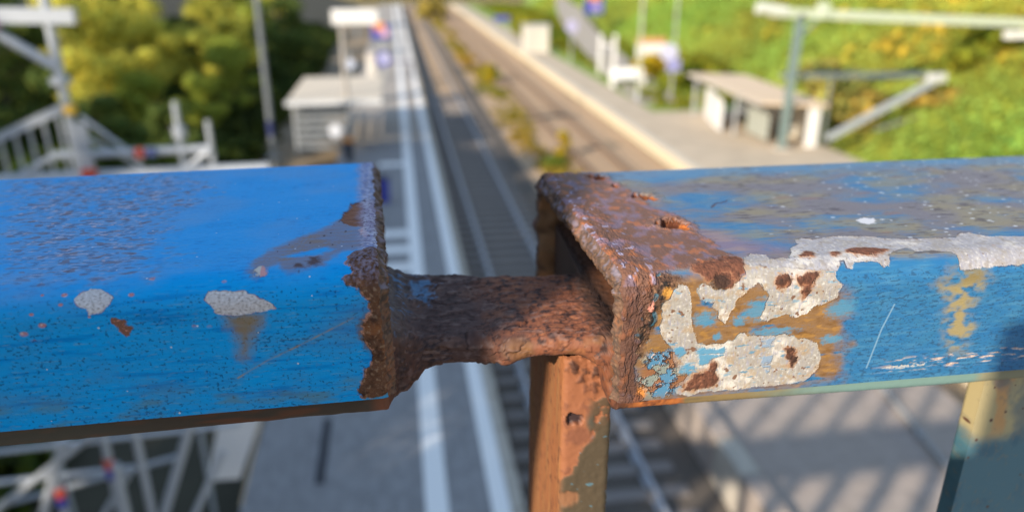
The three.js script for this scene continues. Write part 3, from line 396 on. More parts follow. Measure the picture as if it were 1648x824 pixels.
function roundRing(y0, y1, z0, z1, r, step, tilt, fn) {  // corner-rounded box section, counter-clockwise seen from +x: fn(y, z, ny, nz)
  const lz = z1 - z0 - 2 * r, ly = y1 - y0 - 2 * r, q = r * Math.PI / 2, segs = [[lz, 0], [q, 1], [ly, 2], [q, 3], [lz, 4], [q, 5], [ly, 6], [q, 7]], NP = 300; let total = 0; for (const s of segs) total += s[0];
  for (let k = 0; k <= NP; k++) {
    let t = (k === NP ? 0 : k / NP) * total, i = 0; while (t > segs[i][0]) { t -= segs[i][0]; i++; }
    let y, z, ny, nz; const A = (a, cy, cz) => { ny = Math.sin(a); nz = Math.cos(a); y = cy + r * ny; z = cz + r * nz; };
    if (i === 0) { y = y1; z = z0 + r + t; ny = 1; nz = 0; } else if (i === 1) A(Math.PI / 2 - t / r, y1 - r, z1 - r); else if (i === 2) { z = z1; y = y1 - r - t; ny = 0; nz = 1; } else if (i === 3) A(-t / r, y0 + r, z1 - r);
    else if (i === 4) { y = y0; z = z1 - r - t; ny = -1; nz = 0; } else if (i === 5) A(-Math.PI / 2 - t / r, y0 + r, z0 + r); else if (i === 6) { z = z0; y = y0 + r + t; ny = 0; nz = -1; } else A(Math.PI - t / r, y1 - r, z0 + r);
    y += tilt * (z - z0) / (z1 - z0) * ss(y0, y1, y); fn(y, z, ny, nz);
  }
}
const barT = thing('rail_core', 0, CAMY, 0, 'dark rusted flat bar bridging the gap between the two handrail sections', 'steel bar');
{
  const curve = (pts) => (X) => { if (X <= pts[0][0]) return pts[0][1]; for (let i = 1; i < pts.length; i++) if (X <= pts[i][0]) { const t = (X - pts[i - 1][0]) / (pts[i][0] - pts[i - 1][0]); return mix(pts[i - 1][1], pts[i][1], t * t * (3 - 2 * t)); } return pts[pts.length - 1][1]; };
  const zF = curve([[-9, -209], [-4, -219], [4, -225], [20, -225], [33, -216], [48, -212.5], [60, -209.5], [66, -208.5]]);
  const yB = curve([[-1000, -143], [-124, -134.2], [-9, -132.4], [-2, -132.2], [1.5, -131.4], [4.4, -127.6], [8, -126.2], [22, -126.6], [44, -119.6], [54, -119.2], [60, -122], [66, -139], [200, -140.2], [1000, -143]]);
  const zK = curve([[-22, -326], [-12, -300], [-7, -267], [66, -267], [69, -326]]);
  const yT = curve([[-14, -106], [-8, -105.6], [-4, -107.4], [0, -109], [6, -109.8], [16, -110.4], [28, -111.4], [60, -113], [70, -112.5]]);
  const tF = curve([[-8, -2], [4, -7], [22, -6], [36, -2.5], [50, 0], [66, 2]]);
  const xs = []; for (let X = -160; X < -18; X += 1) xs.push(X); for (let X = -18; X < 72; X += 0.34) xs.push(X); for (let X = 72; X < 290; X += 0.9) xs.push(X); for (const X of [300, 400, 1000, 2000]) xs.push(X); xs.unshift(-2000, -1000, -300);
  const c = [0, 0, 0], rc = [0, 0, 0];
  const GREEN = L3(112, 142, 136), OCH = L3(132, 112, 72);
  const mat = new THREE.MeshStandardMaterial({ vertexColors: true, roughness: 0.72 });
  ringMesh('bar', barT, mat, xs, (X, push) => {
    const zf = zF(X), gap = ss(-10, -6, X) * (1 - ss(62, 70, X));
    roundRing(yB(X), yT(X), zK(X), zf, gap > 0.5 ? 3.4 : 2.2, 0, tF(X) * gap, (y, z, ny, nz) => {
      const frontness = Math.max(0, nz), topness = Math.max(0, ny);
      let h = 0; const a = f3(X * 0.1, y * 0.12, z * 0.1, 3), b = f3(X * 0.35, y * 0.4, z * 0.35, 4), e = n3(X * 1.1, y * 1.2, z * 1.1);
      if (gap > 0) {
        const sh = sheets(X * 0.034 + 3, y * 0.07, z * 0.075, 7), sh2 = sheets(X * 0.055 + 30, y * 0.14, z * 0.15, 6), lit = ss(18, 38, X + 9 * b + 7 * a);
        h += gap * ((sh - 0.5) * mix(4.6, 3.4, lit) + (sh2 - 0.5) * 2.2 + b * 0.4 + e * 0.12);
        const r1 = (f3(X * 0.034 + 3, y * 0.07, z * 0.075, 4) * 0.5 + 0.5) * 7, r2 = (f3(X * 0.055 + 30, y * 0.14, z * 0.15, 4) * 0.5 + 0.5) * 6, e1 = r1 - Math.floor(r1), e2 = r2 - Math.floor(r2), crev = Math.max(1 - ss(0.0, 0.12, e1), 0.7 * (1 - ss(0, 0.12, e2))), crest = Math.max(ss(0.1, 0.18, e1) * (1 - ss(0.2, 0.42, e1)), ss(0.1, 0.18, e2) * (1 - ss(0.2, 0.42, e2)) * 0.7);
        [c[0], c[1], c[2]] = L3(80, 56, 50); into(c, L3(70, 46, 40), frontness * 0.5); into(c, RUST.brown, ss(0, 0.4, a) * 0.5); into(c, L3(46, 30, 28), ss(0.05, 0.42, b) * 0.75); into(c, L3(112, 92, 88), ss(0.15, 0.5, -b + e * 0.15) * 0.5);
        // orange rust towards the right-hand cap, its sunlit brightness painted into the colour
        into(c, L3(128, 74, 46), lit * ss(-0.35, 0.15, a + ss(30, 58, X) * 0.25) * 0.85); into(c, L3(164, 104, 62), lit * ss(0.1, 0.5, -b) * 0.5); into(c, L3(48, 29, 25), lit * ss(0.08, 0.36, b + 0.3 * a) * 0.9); into(c, L3(140, 92, 42), lit * frontness * ss(0, 0.4, -a) * 0.6);
        into(c, L3(40, 26, 26), crev * 0.8); into(c, L3(124, 100, 92), crest * ss(0.0, 0.4, n3(X * 0.2, y, z * 0.3 + 8)) * 0.6);
        // weld skin drawn out from the left-hand cap, paint still on it
        const w = (1 - ss(-7, 3, X + (z + 226) * 0.05 + 3 * a)) * topness; if (w > 0) { const st = f3(X * 0.18, y * 0.2, z * 0.75, 3); into(c, L3(104, 96, 92), w * 0.6); into(c, L3(86, 132, 172), w * ss(0.2, 0.42, st) * 0.8); into(c, L3(84, 66, 58), w * ss(0.05, 0.4, -st) * 0.8); h += w * st * 1.3; }
        into(c, L3(86, 134, 172), topness * (1 - ss(0.2, 1.0, Math.hypot((X - 5) / 5, (z + 254) / 10) + 1.5 * b + 0.8 * a)) * 0.75);
      }
      if (gap < 1) {
        rc[0] = OCH[0]; rc[1] = OCH[1]; rc[2] = OCH[2];
        if (X < 20) { const k = f3(X * 0.07, y * 0.5, 4, 3); into(rc, L3(62, 50, 42), 0.92); into(rc, L3(104, 62, 38), ss(0.05, 0.4, k + 0.25 * Math.exp(-((X + 52) ** 2) / 300)) * 0.8); into(rc, L3(86, 84, 70), ss(-60, -110, X) * 0.5);  into(rc, L3(130, 76, 48), (1 - ss(-16, -11, X + 2)) * 0 + ss(-15, -10, X) * 0.85); }
        else { const k = f3(X * 0.05, y * 0.4, 8, 3); into(rc, GREEN, ss(105, 150, X + k * 26)); into(rc, L3(96, 84, 62), ss(0.1, 0.4, k) * (1 - ss(110, 140, X)) * 0.8); into(rc, L3(178, 104, 48), 1 - ss(88, 90.5, X + b * 2)); into(rc, L3(112, 62, 34), (1 - ss(86, 90, X)) * ss(-0.1, 0.3, b)); into(rc, L3(58, 36, 28), 1 - ss(66, 75, X + 6 * b)); into(rc, L3(150, 128, 84), ss(196, 202, X + k * 5) * 0.6); }
        into(c, rc, 1 - gap); if (gap <= 0) { c[0] = rc[0]; c[1] = rc[1]; c[2] = rc[2]; }
        h += (1 - gap) * (0.12 * b + (X < 92 && X > 20 ? b * 0.5 : 0) + (X < 0 && X > -60 ? Math.max(0, a) * 0.6 : 0));
      }
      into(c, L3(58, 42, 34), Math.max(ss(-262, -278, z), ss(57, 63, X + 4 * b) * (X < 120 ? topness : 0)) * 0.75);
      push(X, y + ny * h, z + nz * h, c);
    });
  }, true);
}

// the two posts in view, and the rest of the railing on the bridge
const postPaint = { teal: L3(70, 112, 128), olive: L3(78, 66, 48), rust: L3(146, 92, 56), deep: L3(88, 54, 40) };
{
  const t = thing('railing_post', 0, CAMY, 0, 'narrow rusty orange railing post under the open end of the right handrail', 'railing post');
  const ys = []; for (let y = -124; y > -215; y -= 0.4) ys.push(y); for (const y of [-230, -300, -600, -1198]) ys.push(y);
  const c = [0, 0, 0], mat = new THREE.MeshStandardMaterial({ vertexColors: true, roughness: 0.68 });
  ringMesh('post', t, mat, ys, (Y, push) => roundRing(50.6, 68.6, -288, -221, 2.2, 0, 0, (x, z, nx, nz) => {
    const a = f3(x * 0.12, Y * 0.06, z * 0.12, 3), b = f3(x * 0.4, Y * 0.3, z * 0.4, 4), left = Math.max(0, -nx), front = Math.max(0, nz);
    let h = b * 0.35 + a * 0.3; c[0] = postPaint.rust[0]; c[1] = postPaint.rust[1]; c[2] = postPaint.rust[2];
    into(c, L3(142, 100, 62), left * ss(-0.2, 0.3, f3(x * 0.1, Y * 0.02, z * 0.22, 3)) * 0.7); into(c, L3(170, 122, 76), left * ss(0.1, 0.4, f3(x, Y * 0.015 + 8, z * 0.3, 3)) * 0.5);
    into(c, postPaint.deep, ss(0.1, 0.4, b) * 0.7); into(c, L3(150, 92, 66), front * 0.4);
    // old dark paint still on the front, its edge ragged, from 30 mm below the top
    const edge = Y + 162 + (x - 60) * -1.5 + a * 16 + b * 3, old = front * (1 - ss(-1, 1, edge)) + front * ss(60, 63, x + a * 5) * (1 - ss(-137, -143, -Y * -1 + 0 + b * 4) * 0) * (Y < -141 ? 0.9 : 0) * ss(-0.1, 0.1, b + 0.1);
    const o = clamp(old); into(c, postPaint.olive, o); into(c, L3(70, 74, 66), o * ss(0.1, 0.5, a)); into(c, L3(84, 148, 172), o * ss(0.5, 0.56, n3(x * 0.3, Y * 0.5, 3)) * 0.4); h += o * 0.35;
    const patch = front * (1 - ss(0.6, 1.1, Math.hypot((x - 53) / 5, (Y + 183) / 4) + b * 0.4)); into(c, L3(134, 92, 62), patch); h -= patch * 0.4;
    const pit = front * (1 - ss(0.5, 1.15, Math.hypot((x - 55.5) / 3.6, (Y + 149) / 3.2) + b * 1.3 + a * 0.5)); into(c, L3(52, 34, 34), pit); h -= pit * 1.5; into(c, L3(124, 76, 54), front * (1 - ss(0.7, 1.2, Math.hypot((x - 57) / 4.5, (Y + 156) / 4) + b * 0.9)) * 0.8);
    const mess = ss(-140, -130, Y + 5 * b + (x - 60) * 0.7); into(c, L3(70, 44, 34), mess * front * ss(0, 0.3, b + 0.15) * 0.9); h += mess * b * 1.2;
    push(x + nx * h, Y, z + nz * h, c);
  }), false);
}
const plateM = (() => { const col = dataTex(512, 512, (x, y, o) => { const X = x * 0.22, Y = y * 0.4, a = f2(X * 0.06, Y * 0.05, 4), b = f2(X * 0.5, Y * 0.3, 3), c = L3(74, 112, 124); into(c, L3(172, 158, 118), 1 - ss(24, 34, Y + a * 6)); into(c, L3(196, 140, 84), (1 - ss(0.3, 1, Math.abs((X - 12 + a * 8) / 5))) * (1 - ss(22, 32, Y)) * 0.7); into(c, L3(52, 92, 112), ss(0, 0.4, a) * 0.6); into(c, L3(120, 116, 100), ss(0.1, 0.5, b + a * 0.5) * 0.35); const sp = speckle(X, Y, 9, 0.3, 0.3, 0.9); into(c, L3(88, 60, 48), sp); for (let k = 0; k < 3; k++) o[k] = srgb(c[k]); }, true); return new THREE.MeshStandardMaterial({ map: col, roughness: 0.5 }); })();  // cream top paints the sunlit patch, darker blue-green below the shaded part
{
  const t = thing('railing_plate', 0, CAMY, 0, 'wide flat blue-green railing post at the right edge, sunlit patch painted cream at its top', 'railing post');
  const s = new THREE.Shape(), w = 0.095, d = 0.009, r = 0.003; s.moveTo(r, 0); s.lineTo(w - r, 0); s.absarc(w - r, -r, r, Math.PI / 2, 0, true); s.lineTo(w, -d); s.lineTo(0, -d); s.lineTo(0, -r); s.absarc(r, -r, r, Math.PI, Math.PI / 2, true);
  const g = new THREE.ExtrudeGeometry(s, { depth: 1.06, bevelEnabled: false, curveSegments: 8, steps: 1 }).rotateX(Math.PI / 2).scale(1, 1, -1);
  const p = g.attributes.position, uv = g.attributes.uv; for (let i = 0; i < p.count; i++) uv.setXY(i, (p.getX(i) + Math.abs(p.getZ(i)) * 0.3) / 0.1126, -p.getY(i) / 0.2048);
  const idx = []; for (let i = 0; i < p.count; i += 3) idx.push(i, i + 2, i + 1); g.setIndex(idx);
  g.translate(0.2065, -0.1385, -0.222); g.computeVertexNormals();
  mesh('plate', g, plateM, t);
}
const blueM = M(L3(40, 100, 160), 0.5), deckM = M([0.26, 0.25, 0.24], 0.9);
for (const side of [-1, 1]) {                          // the rails go on beyond the frame on both sides
  const t = thing('handrail', 0, CAMY, 0, side < 0 ? 'blue steel railing continuing along the bridge to the far left' : 'blue steel railing continuing along the bridge to the far right', 'railing');
  const x0 = side < 0 ? -14 : 2.05, x1 = side < 0 ? -2.05 : 9;
  mesh('rail', box(x1 - x0, 0.044, 0.13, (x0 + x1) / 2, -0.112, -0.27, 0.006), blueM, t);
  for (let x = side < 0 ? -0.62 : 0.98; Math.abs(x) < Math.max(-x0, x1) && x > x0 && x < (side < 0 ? 0 : x1); x += side * 0.78) mesh('post', box(0.2, 1.07, 0.03, x, -0.665, -0.25, 0.004), blueM, t);
}
{ const m = struct('bridge_deck', box(26, 0.15, 0.95, -2.5, CAMY - 1.2 - 0.075, 0.155), deckM, 'concrete deck of the footbridge under the camera'); }
{ const t = thing('added_girder', 0, 0, -0.2, 'added steel girder with broad uprights under the footbridge deck, unseen, casting the ground stripes', 'girder');  // added, unseen: its uprights throw the slanting stripes on the old platform
  mesh('upper_chord', box(26, 0.1, 0.2, -2.5, 6.44, 0), blueM, t); for (let x = -0.62 - 0.78 * 17; x < 9; x += 0.78) mesh('upright', box(0.24, 1.55, 0.06, x, 5.72, 0), blueM, t); }
// ------------------------------------------------------------------ the ground and the railway
const gravelT = dataTex(512, 512, (x, y, o) => { const w = worley(x / 9, y / 9), v = 0.78 + 0.3 * (w[2] - 0.5) + 0.14 * f2(x * 0.02, y * 0.02, 4) - 0.25 * (1 - ss(0.02, 0.25, w[1] - w[0])); o[0] = srgb(v); o[1] = srgb(v * 0.97); o[2] = srgb(v * 0.93); }, true);
const patchT = dataTex(512, 512, (x, y, o) => { const a = f2(x * 0.012, y * 0.012, 5), b = f2(x * 0.06 + 9, y * 0.06, 4), v = 0.88 + 0.2 * a + 0.12 * b; o[0] = o[1] = o[2] = srgb(v); }, true);
const tex = (t, m) => { const q = t.clone(); q.repeat.set(1 / m, 1 / m); q.needsUpdate = true; return q; };
function sheet(x0, x1, z0, z1, y, nx = 1, nz = 1, fy) {  // a horizontal sheet with uv in metres
  const P = [], U = []; for (let i = 0; i <= nx; i++) for (let j = 0; j <= nz; j++) { const x = mix(x0, x1, i / nx), z = mix(z0, z1, j / nz); P.push(x, y + (fy ? fy(x, z) : 0), z); U.push(x, z); }
  const g = new THREE.BufferGeometry(); g.setAttribute('position', new THREE.Float32BufferAttribute(P, 3)); g.setAttribute('uv', new THREE.Float32BufferAttribute(U, 2)); g.setIndex(gridIndex(nx + 1, nz + 1, (x1 > x0) === (z1 > z0))); g.computeVertexNormals(); return g;
}
const mapM = (c, t, m, r = 0.95) => new THREE.MeshStandardMaterial({ color: new THREE.Color().setRGB(...c), map: tex(t, m), roughness: r });
const soilM = mapM([0.06, 0.055, 0.035], patchT, 5), earth = mapM([0.26, 0.20, 0.13], patchT, 9), ballastM = mapM([0.60, 0.43, 0.28], gravelT, 1.4), shadeBallast = mapM([0.15, 0.128, 0.11], gravelT, 1.4), asphaltM = mapM([0.40, 0.36, 0.32], patchT, 5), sandM = mapM([0.56, 0.46, 0.34], patchT, 7), concM = mapM([0.50, 0.45, 0.38], patchT, 3);
struct('ground', sheet(-260, 300, 40, -520, -0.02, 40, 40), earth, 'bare earth around the station');
struct('soil', sheet(-14, -2.5, 14, -29, 0.03, 12, 30, (x, z) => 0.05 * n2(x, z)), soilM, 'dark soil with shade painted in, below the scaffold left of the paving');  // dark sheet: the shade below the scaffold is painted into its tone
struct('ballast', sheet(1.35, 10.8, 12, -170, 0.0, 12, 120, (x, z) => 0.05 * n2(x * 0.7, z * 0.4)), ballastM, 'gravel bed under and between the tracks');

struct('shade_toned_ballast', sheet(1.4, 4.9, 12, -165, 0.055, 8, 100, (x, z) => 0.02 * n2(x * 0.9, z * 0.5)), shadeBallast, 'gravel of the near track, darkened to paint its shade');  // darker strip: the shade on the track bed is put into its colour

function platform(name, x0, x1, z0, z1, edgeSide, m, label) {
  const t = struct(name, box(x1 - x0, 0.7, Math.abs(z1 - z0), (x0 + x1) / 2, 0.35 - 0.004, (z0 + z1) / 2), m, label);
  const p = t.geometry.attributes.position, uv = t.geometry.attributes.uv; for (let i = 0; i < p.count; i++) uv.setXY(i, p.getX(i) + p.getY(i), p.getZ(i)); return t;
}
platform('platform', -2.5, 1.3, 6, -150, 1, asphaltM, 'left platform, dark paving in shade with two white lines');
platform('right_platform', 10.95, 13.0, 6, -150, -1, sandM, 'right platform in full sun, sandy surface with pale edge');
platform('shelter_pad', 13.0, 17.6, 6, -37.6, -1, sandM, 'paved area under and around the right shelter');
struct('verge', sheet(13.0, 22, -37.6, -150, 0.66, 4, 30), mapM([0.24, 0.33, 0.06], patchT, 6), 'grass verge behind the right platform');
const kerbM = mapM([0.62, 0.56, 0.46], patchT, 2), whiteM = mapM([0.74, 0.74, 0.76], patchT, 1.5, 0.7), creamM = mapM([0.72, 0.62, 0.44], patchT, 2);
// kerb stones of both platforms, each its own piece where it can be told apart
function kerbs(name, x, w, zs, mat, label, parts) {
  const t = thing(name, 0, 0, 0, label, 'platform kerb'), g = box(w, 0.16, 0.97, 0, 0, 0, 0.012);
  for (let k = 0; k < parts; k++) { const m = mesh('kerb_stone', g, mat, t); m.position.set(x, 0.64 + 0.004 * (k % 3), zs - k); }
  const rest = mesh('kerb_run', box(w, 0.16, 150 + zs - parts, 0, 0, 0), mat, t); rest.position.set(x, 0.64, (zs - parts + 0.5 - 150) / 2); rest.userData.kind = 'stuff';
}
kerbs('platform_kerb', 1.36, 0.2, -4, concM, 'concrete kerb along the left platform above the shaded rails', 60);
kerbs('platform_kerb', 10.9, 0.3, -24, kerbM, 'sunlit pale kerb along the right platform edge', 60);
struct('platform_wall', box(0.1, 0.56, 160, 10.99, 0.28, -72), creamM, 'sunlit concrete face of the right platform above the gravel');
// white lines on the left platform
const lineM = M([0.88, 0.87, 0.85], 0.65);
{ const t = thing('guide_line', 0, 0.7, 0, 'broad white guide line along the middle of the left platform with short cross bars', 'white line');
  mesh('stripe', sheet(0.08, 0.4, 4, -150, 0.012, 1, 40), lineM, t);
  for (const z of [-17.6, -18.9, -20.2, -28.2]) mesh('cross_bar', sheet(-0.85, 0.1, z, z - 0.55, 0.012), lineM, t); }
{ const t = thing('edge_line', 0, 0.7, 0, 'white safety line beside the left platform edge', 'white line'); mesh('stripe', sheet(1.0, 1.26, 4, -150, 0.012, 1, 40), lineM, t); }
// paving blocks of the left platform
{ const g = box(0.094, 0.03, 0.192, 0, 0, 0), n = [], r = rng(5); for (let i = 0; i < 38; i++) for (let j = 0; j < 130; j++) { const x = -2.44 + i * 0.1, z = -6.5 - j * 0.2 - (i % 2) * 0.1; if (x > 1.25) continue; n.push([x, z]); }
  const im = new THREE.InstancedMesh(g, M([0.28, 0.275, 0.28], 0.85), n.length), m = new THREE.Matrix4(), c = new THREE.Color();
  n.forEach(([x, z], i) => { im.setMatrixAt(i, m.makeTranslation(x, 0.689 + r() * 0.003, z)); const v = 0.85 + r() * 0.25; im.setColorAt(i, c.setRGB(v, v, v)); });
  add(im, 'paving_blocks'); tag(im, 'small grey paving blocks covering the left platform', 'paving', null, 'stuff'); }
{ const t = thing('drain_channel', -1.45, 0.7, -10.35, 'dark narrow drain slot in the left platform paving', 'drain'); mesh('frame', flat([box(0.02, 0.02, 1.7, -0.06, 0.011), box(0.02, 0.02, 1.7, 0.06, 0.011)]), M([0.03, 0.035, 0.05], 0.5), t); mesh('grate', box(0.1, 0.012, 1.7, 0, 0.01), M([0.012, 0.014, 0.02], 0.6), t); }

const steelRail = M([0.40, 0.42, 0.46], 0.4, { metalness: 0.4 }), rustRail = M([0.20, 0.12, 0.07], 0.75), sleeperM = mapM([0.25, 0.22, 0.20], patchT, 1), sleeperOld = mapM([0.36, 0.27, 0.19], patchT, 1);
function railShape() { const s = new THREE.Shape(); s.moveTo(-0.07, 0); s.lineTo(0.07, 0); s.lineTo(0.07, 0.015); s.lineTo(0.012, 0.03); s.lineTo(0.012, 0.12); s.lineTo(0.036, 0.128); s.lineTo(0.036, 0.155); s.quadraticCurveTo(0.036, 0.165, 0.02, 0.166); s.lineTo(-0.02, 0.166); s.quadraticCurveTo(-0.036, 0.165, -0.036, 0.155); s.lineTo(-0.036, 0.128); s.lineTo(-0.012, 0.12); s.lineTo(-0.012, 0.03); s.lineTo(-0.07, 0.015); return s; }
function track(name, cx, railM, slM, z1, z0, parts, label) {
  const t = thing(name, cx, 0, 0, label, 'railway track');
  for (const s of [-1, 1]) { const g = new THREE.ExtrudeGeometry(railShape(), { depth: z1 - z0, bevelEnabled: false, curveSegments: 3 }); const m = mesh('rail', g, railM, t); m.position.set(s * 0.735, 0.06, z0); }
  const sg = box(2.6, 0.16, 0.26, 0, 0, 0, 0.02), r = rng(3 + cx);
  let z = z1 - 0.6, k = 0; const rest = [];
  for (; z > z0; z -= 0.62, k++) { if (k < parts) { const m = mesh('sleeper', sg, slM, t); m.position.set((r() - 0.5) * 0.06, 0.02 + r() * 0.015, z); m.rotation.y = (r() - 0.5) * 0.02; } else rest.push(box(2.6, 0.16, 0.26, 0, 0.025, z)); }
  if (rest.length) { const m = mesh('far_sleepers', flat(rest), sleeperOld, t); m.userData.kind = 'stuff'; }
}
track('railway_track', 2.9, steelRail, sleeperM, -5, -160, 70, 'near railway track with dark steel rails running beside the left platform');
track('railway_track', 8.1, rustRail, sleeperOld, -5, -150, 0, 'disused rusty railway track beside the right platform wall, overgrown with weeds');
// low concrete block with weeds at the foot of the bridge
const pierM = mapM([0.38, 0.32, 0.28], patchT, 1.3);
{ const g = sheet(5.0, 9.4, -3, -14.5, 0.7, 24, 60, (x, z) => 0.03 * f2(x * 1.3, z * 1.3, 3)); struct('old_platform', flat([g.toNonIndexed(), box(4.2, 0.6, 11.4, 7.25, 0.36, -8.8)]), pierM, 'old concrete platform between the tracks crossed by slanting shadows'); }
{ const t = thing('concrete_wall', 0, 0, 0, 'weathered low concrete edge wall of the old platform beside the track', 'wall'), r = rng(12); for (let k = 0; k < 12; k++) { const m = mesh('block', box(0.34, 0.86, 0.92, 0, 0, 0, 0.04), k % 3 ? pierM : concM, t); m.position.set(4.85 + r() * 0.03, 0.40 + r() * 0.03, -3.4 - k * 0.95); m.rotation.set((r() - 0.5) * 0.03, 0, (r() - 0.5) * 0.05); } }
{ const t = thing('steel_pipe', 0, 0, 0, 'thin grey pipe lying across the old concrete platform', 'pipe'); mesh('pipe', bar([8.35, 0.77, -10.9], [7.75, 0.77, -7.6], 0.045), M([0.3, 0.3, 0.3], 0.6), t); for (const k of [0.1, 0.5, 0.9]) mesh('clamp', box(0.14, 0.1, 0.04, mix(8.35, 7.75, k), 0.76, mix(-10.9, -7.6, k)), steelRail, t); }

// the far end of the line, the path and the two banks
struct('path', (() => { const g = sheet(0, 1, 0, 1, 0, 3, 60), p = g.attributes.position, uv = g.attributes.uv; for (let i = 0; i < p.count; i++) { const u = p.getX(i), v = p.getZ(i), z = mix(-40, -175, v), cx = 14.2 + 27 * v * v * 0.55 + 12 * v, w = 2.6 + 1.6 * v; p.setXYZ(i, cx + (u - 0.5) * w, 0.72 + 3.0 * v, z); uv.setXY(i, p.getX(i), z); } const id = g.index.array; for (let i = 0; i < id.length; i += 3) { const q = id[i + 1]; id[i + 1] = id[i + 2]; id[i + 2] = q; } g.computeVertexNormals(); return g; })(), mapM([0.46, 0.40, 0.33], patchT, 6), 'pale path climbing away behind the right platform');
const bankR = (x, z) => { const d = Math.max(0, x - 19 - 0.06 * Math.max(0, -z - 40)); return -0.1 + Math.min(d * 0.62, 16 + 0.03 * d) + (d > 0 ? 0.35 * f2(x * 0.12, z * 0.12, 3) : 0); };
const bankL = (x, z) => { const d = Math.max(0, -x - 6.5); return -0.1 + Math.min(d * 0.24, 6) + (d > 0 ? 0.3 * f2(x * 0.12, z * 0.12, 3) : 0); };
const grassM = mapM([0.24, 0.33, 0.06], patchT, 6);
struct('right_bank', sheet(18, 120, 10, -260, 0.0, 60, 110, bankR), grassM, 'sunlit green bank rising behind the right platform');
struct('left_bank', sheet(-60, -6, 20, -260, 0.0, 30, 90, bankL), soilM, 'dark shaded bank under the trees on the left');
const farH = (x, z) => { const d = Math.max(0, -z - 165); return -0.2 + Math.min(d * 0.22, 30) + 2 * f2(x * 0.02, z * 0.02, 3) * ss(0, 40, d); };
struct('far_hill', sheet(-120, 160, -150, -420, 0, 40, 40, farH), mapM([0.24, 0.20, 0.09], patchT, 14), 'brown and green hillside closing the view at the end of the line');

// ------------------------------------------------------------------ leaves
function leafCloud(seed, n, leaf, shape) {               // n pairs of crossed leaf faces; shape(r) gives [x, y, z] and a clump centre to face away from
  const r = rng(seed), P = [], N = [], C = [], v = new THREE.Vector3(), a = new THREE.Vector3(), b = new THREE.Vector3(), nn = new THREE.Vector3();
  for (let i = 0; i < n; i++) {
    const [x, y, z, ox, oy, oz] = shape(r), s = leaf * (0.6 + 0.8 * r());
    nn.set(ox + (r() - 0.5) * 1.0, oy + (r() - 0.5) * 1.0 + 0.2, oz + (r() - 0.5) * 1.0).normalize(); a.set(r() - 0.5, r() - 0.5, r() - 0.5).cross(nn).normalize().multiplyScalar(s); b.crossVectors(nn, a).multiplyScalar(0.55);
    P.push(x - a.x, y - a.y, z - a.z, x + a.x, y + a.y, z + a.z, x + b.x, y + b.y, z + b.z, x - a.x, y - a.y, z - a.z, x - b.x, y - b.y, z - b.z, x + a.x, y + a.y, z + a.z);
    const t = 0.7 + 0.6 * r(), hue = r(); for (let k = 0; k < 6; k++) { N.push(nn.x, nn.y, nn.z); C.push(t * (0.85 + 0.5 * hue), t, t * (1 - 0.4 * hue)); }
  }
  const g = new THREE.BufferGeometry(); g.setAttribute('position', new THREE.Float32BufferAttribute(P, 3)); g.setAttribute('normal', new THREE.Float32BufferAttribute(N, 3)); g.setAttribute('color', new THREE.Float32BufferAttribute(C, 3)); return g;
}
function crownShape(seed, W, H, clumps, size) { const r = rng(seed), cs = []; for (let i = 0; i < clumps; i++) { const a = r() * 6.283, q = Math.sqrt(r()), y = r(), f = Math.sin(Math.PI * (0.12 + 0.83 * y)) ** 0.7; cs.push([Math.cos(a) * q * W * f, y * H, Math.sin(a) * q * W * f, size * (0.6 + 0.8 * r())]); }
  return (q) => { const c = cs[Math.floor(q() * cs.length)], u = q() * 2 - 1, p = q() * 6.283, s = Math.sqrt(1 - u * u), d = c[3] * (0.62 + 0.38 * q()); return [c[0] + d * s * Math.cos(p), c[1] + d * u * 0.75, c[2] + d * s * Math.sin(p), s * Math.cos(p), u, s * Math.sin(p)]; }; }
const leafM = (c, t = 0.3) => new THREE.MeshPhysicalMaterial({ transmission: t, thickness: 0, specularIntensity: 0.15, color: new THREE.Color().setRGB(...c), vertexColors: true, roughness: 0.95, side: THREE.DoubleSide });
const crowns = [1, 2, 3].map((k) => leafCloud(20 + k, 11000, 0.17, crownShape(40 + k, 3.4, 8.5, 24, 1.5)));
const leafMs = [leafM([0.30, 0.38, 0.07], 0.3), leafM([0.56, 0.58, 0.12], 0.3), leafM([0.11, 0.17, 0.05])];  // leaf tones: plain green, a sunlit-bright copy and a shade-dark copy painted in
const barkM = mapM([0.09, 0.07, 0.05], patchT, 0.6);
function trunk(h, r0, seed) { const r = rng(seed), gs = [bar([0, -0.5, 0], [0.1, h * 0.5, 0.05], r0, 9, r0 * 0.75), bar([0.1, h * 0.5, 0.05], [0.05, h, 0.1], r0 * 0.75, 8, r0 * 0.3)]; for (let i = 0; i < 7; i++) { const y = h * (0.3 + 0.08 * i), a = r() * 6.28, l = 1.4 + r() * 1.6; gs.push(bar([0.08, y, 0.05], [Math.cos(a) * l, y + l * 0.6, Math.sin(a) * l], r0 * 0.28, 6, r0 * 0.1)); } return flat(gs); }
const trunks = [11, 12, 13].map((k) => trunk(9, 0.24, k));
function tree(x, y, z, s, kind, mat, turn, label, sy = 1) {
  const t = thing('broadleaf_tree', x, y, z, label, 'tree', 'trees on the left bank'); t.rotation.y = turn; t.scale.set(s, s * sy, s);
  mesh('trunk', trunks[kind], barkM, t); const c = mesh('crown', crowns[kind], leafMs[mat], t); c.position.y = 2.2; c.userData.kind = 'stuff';
}
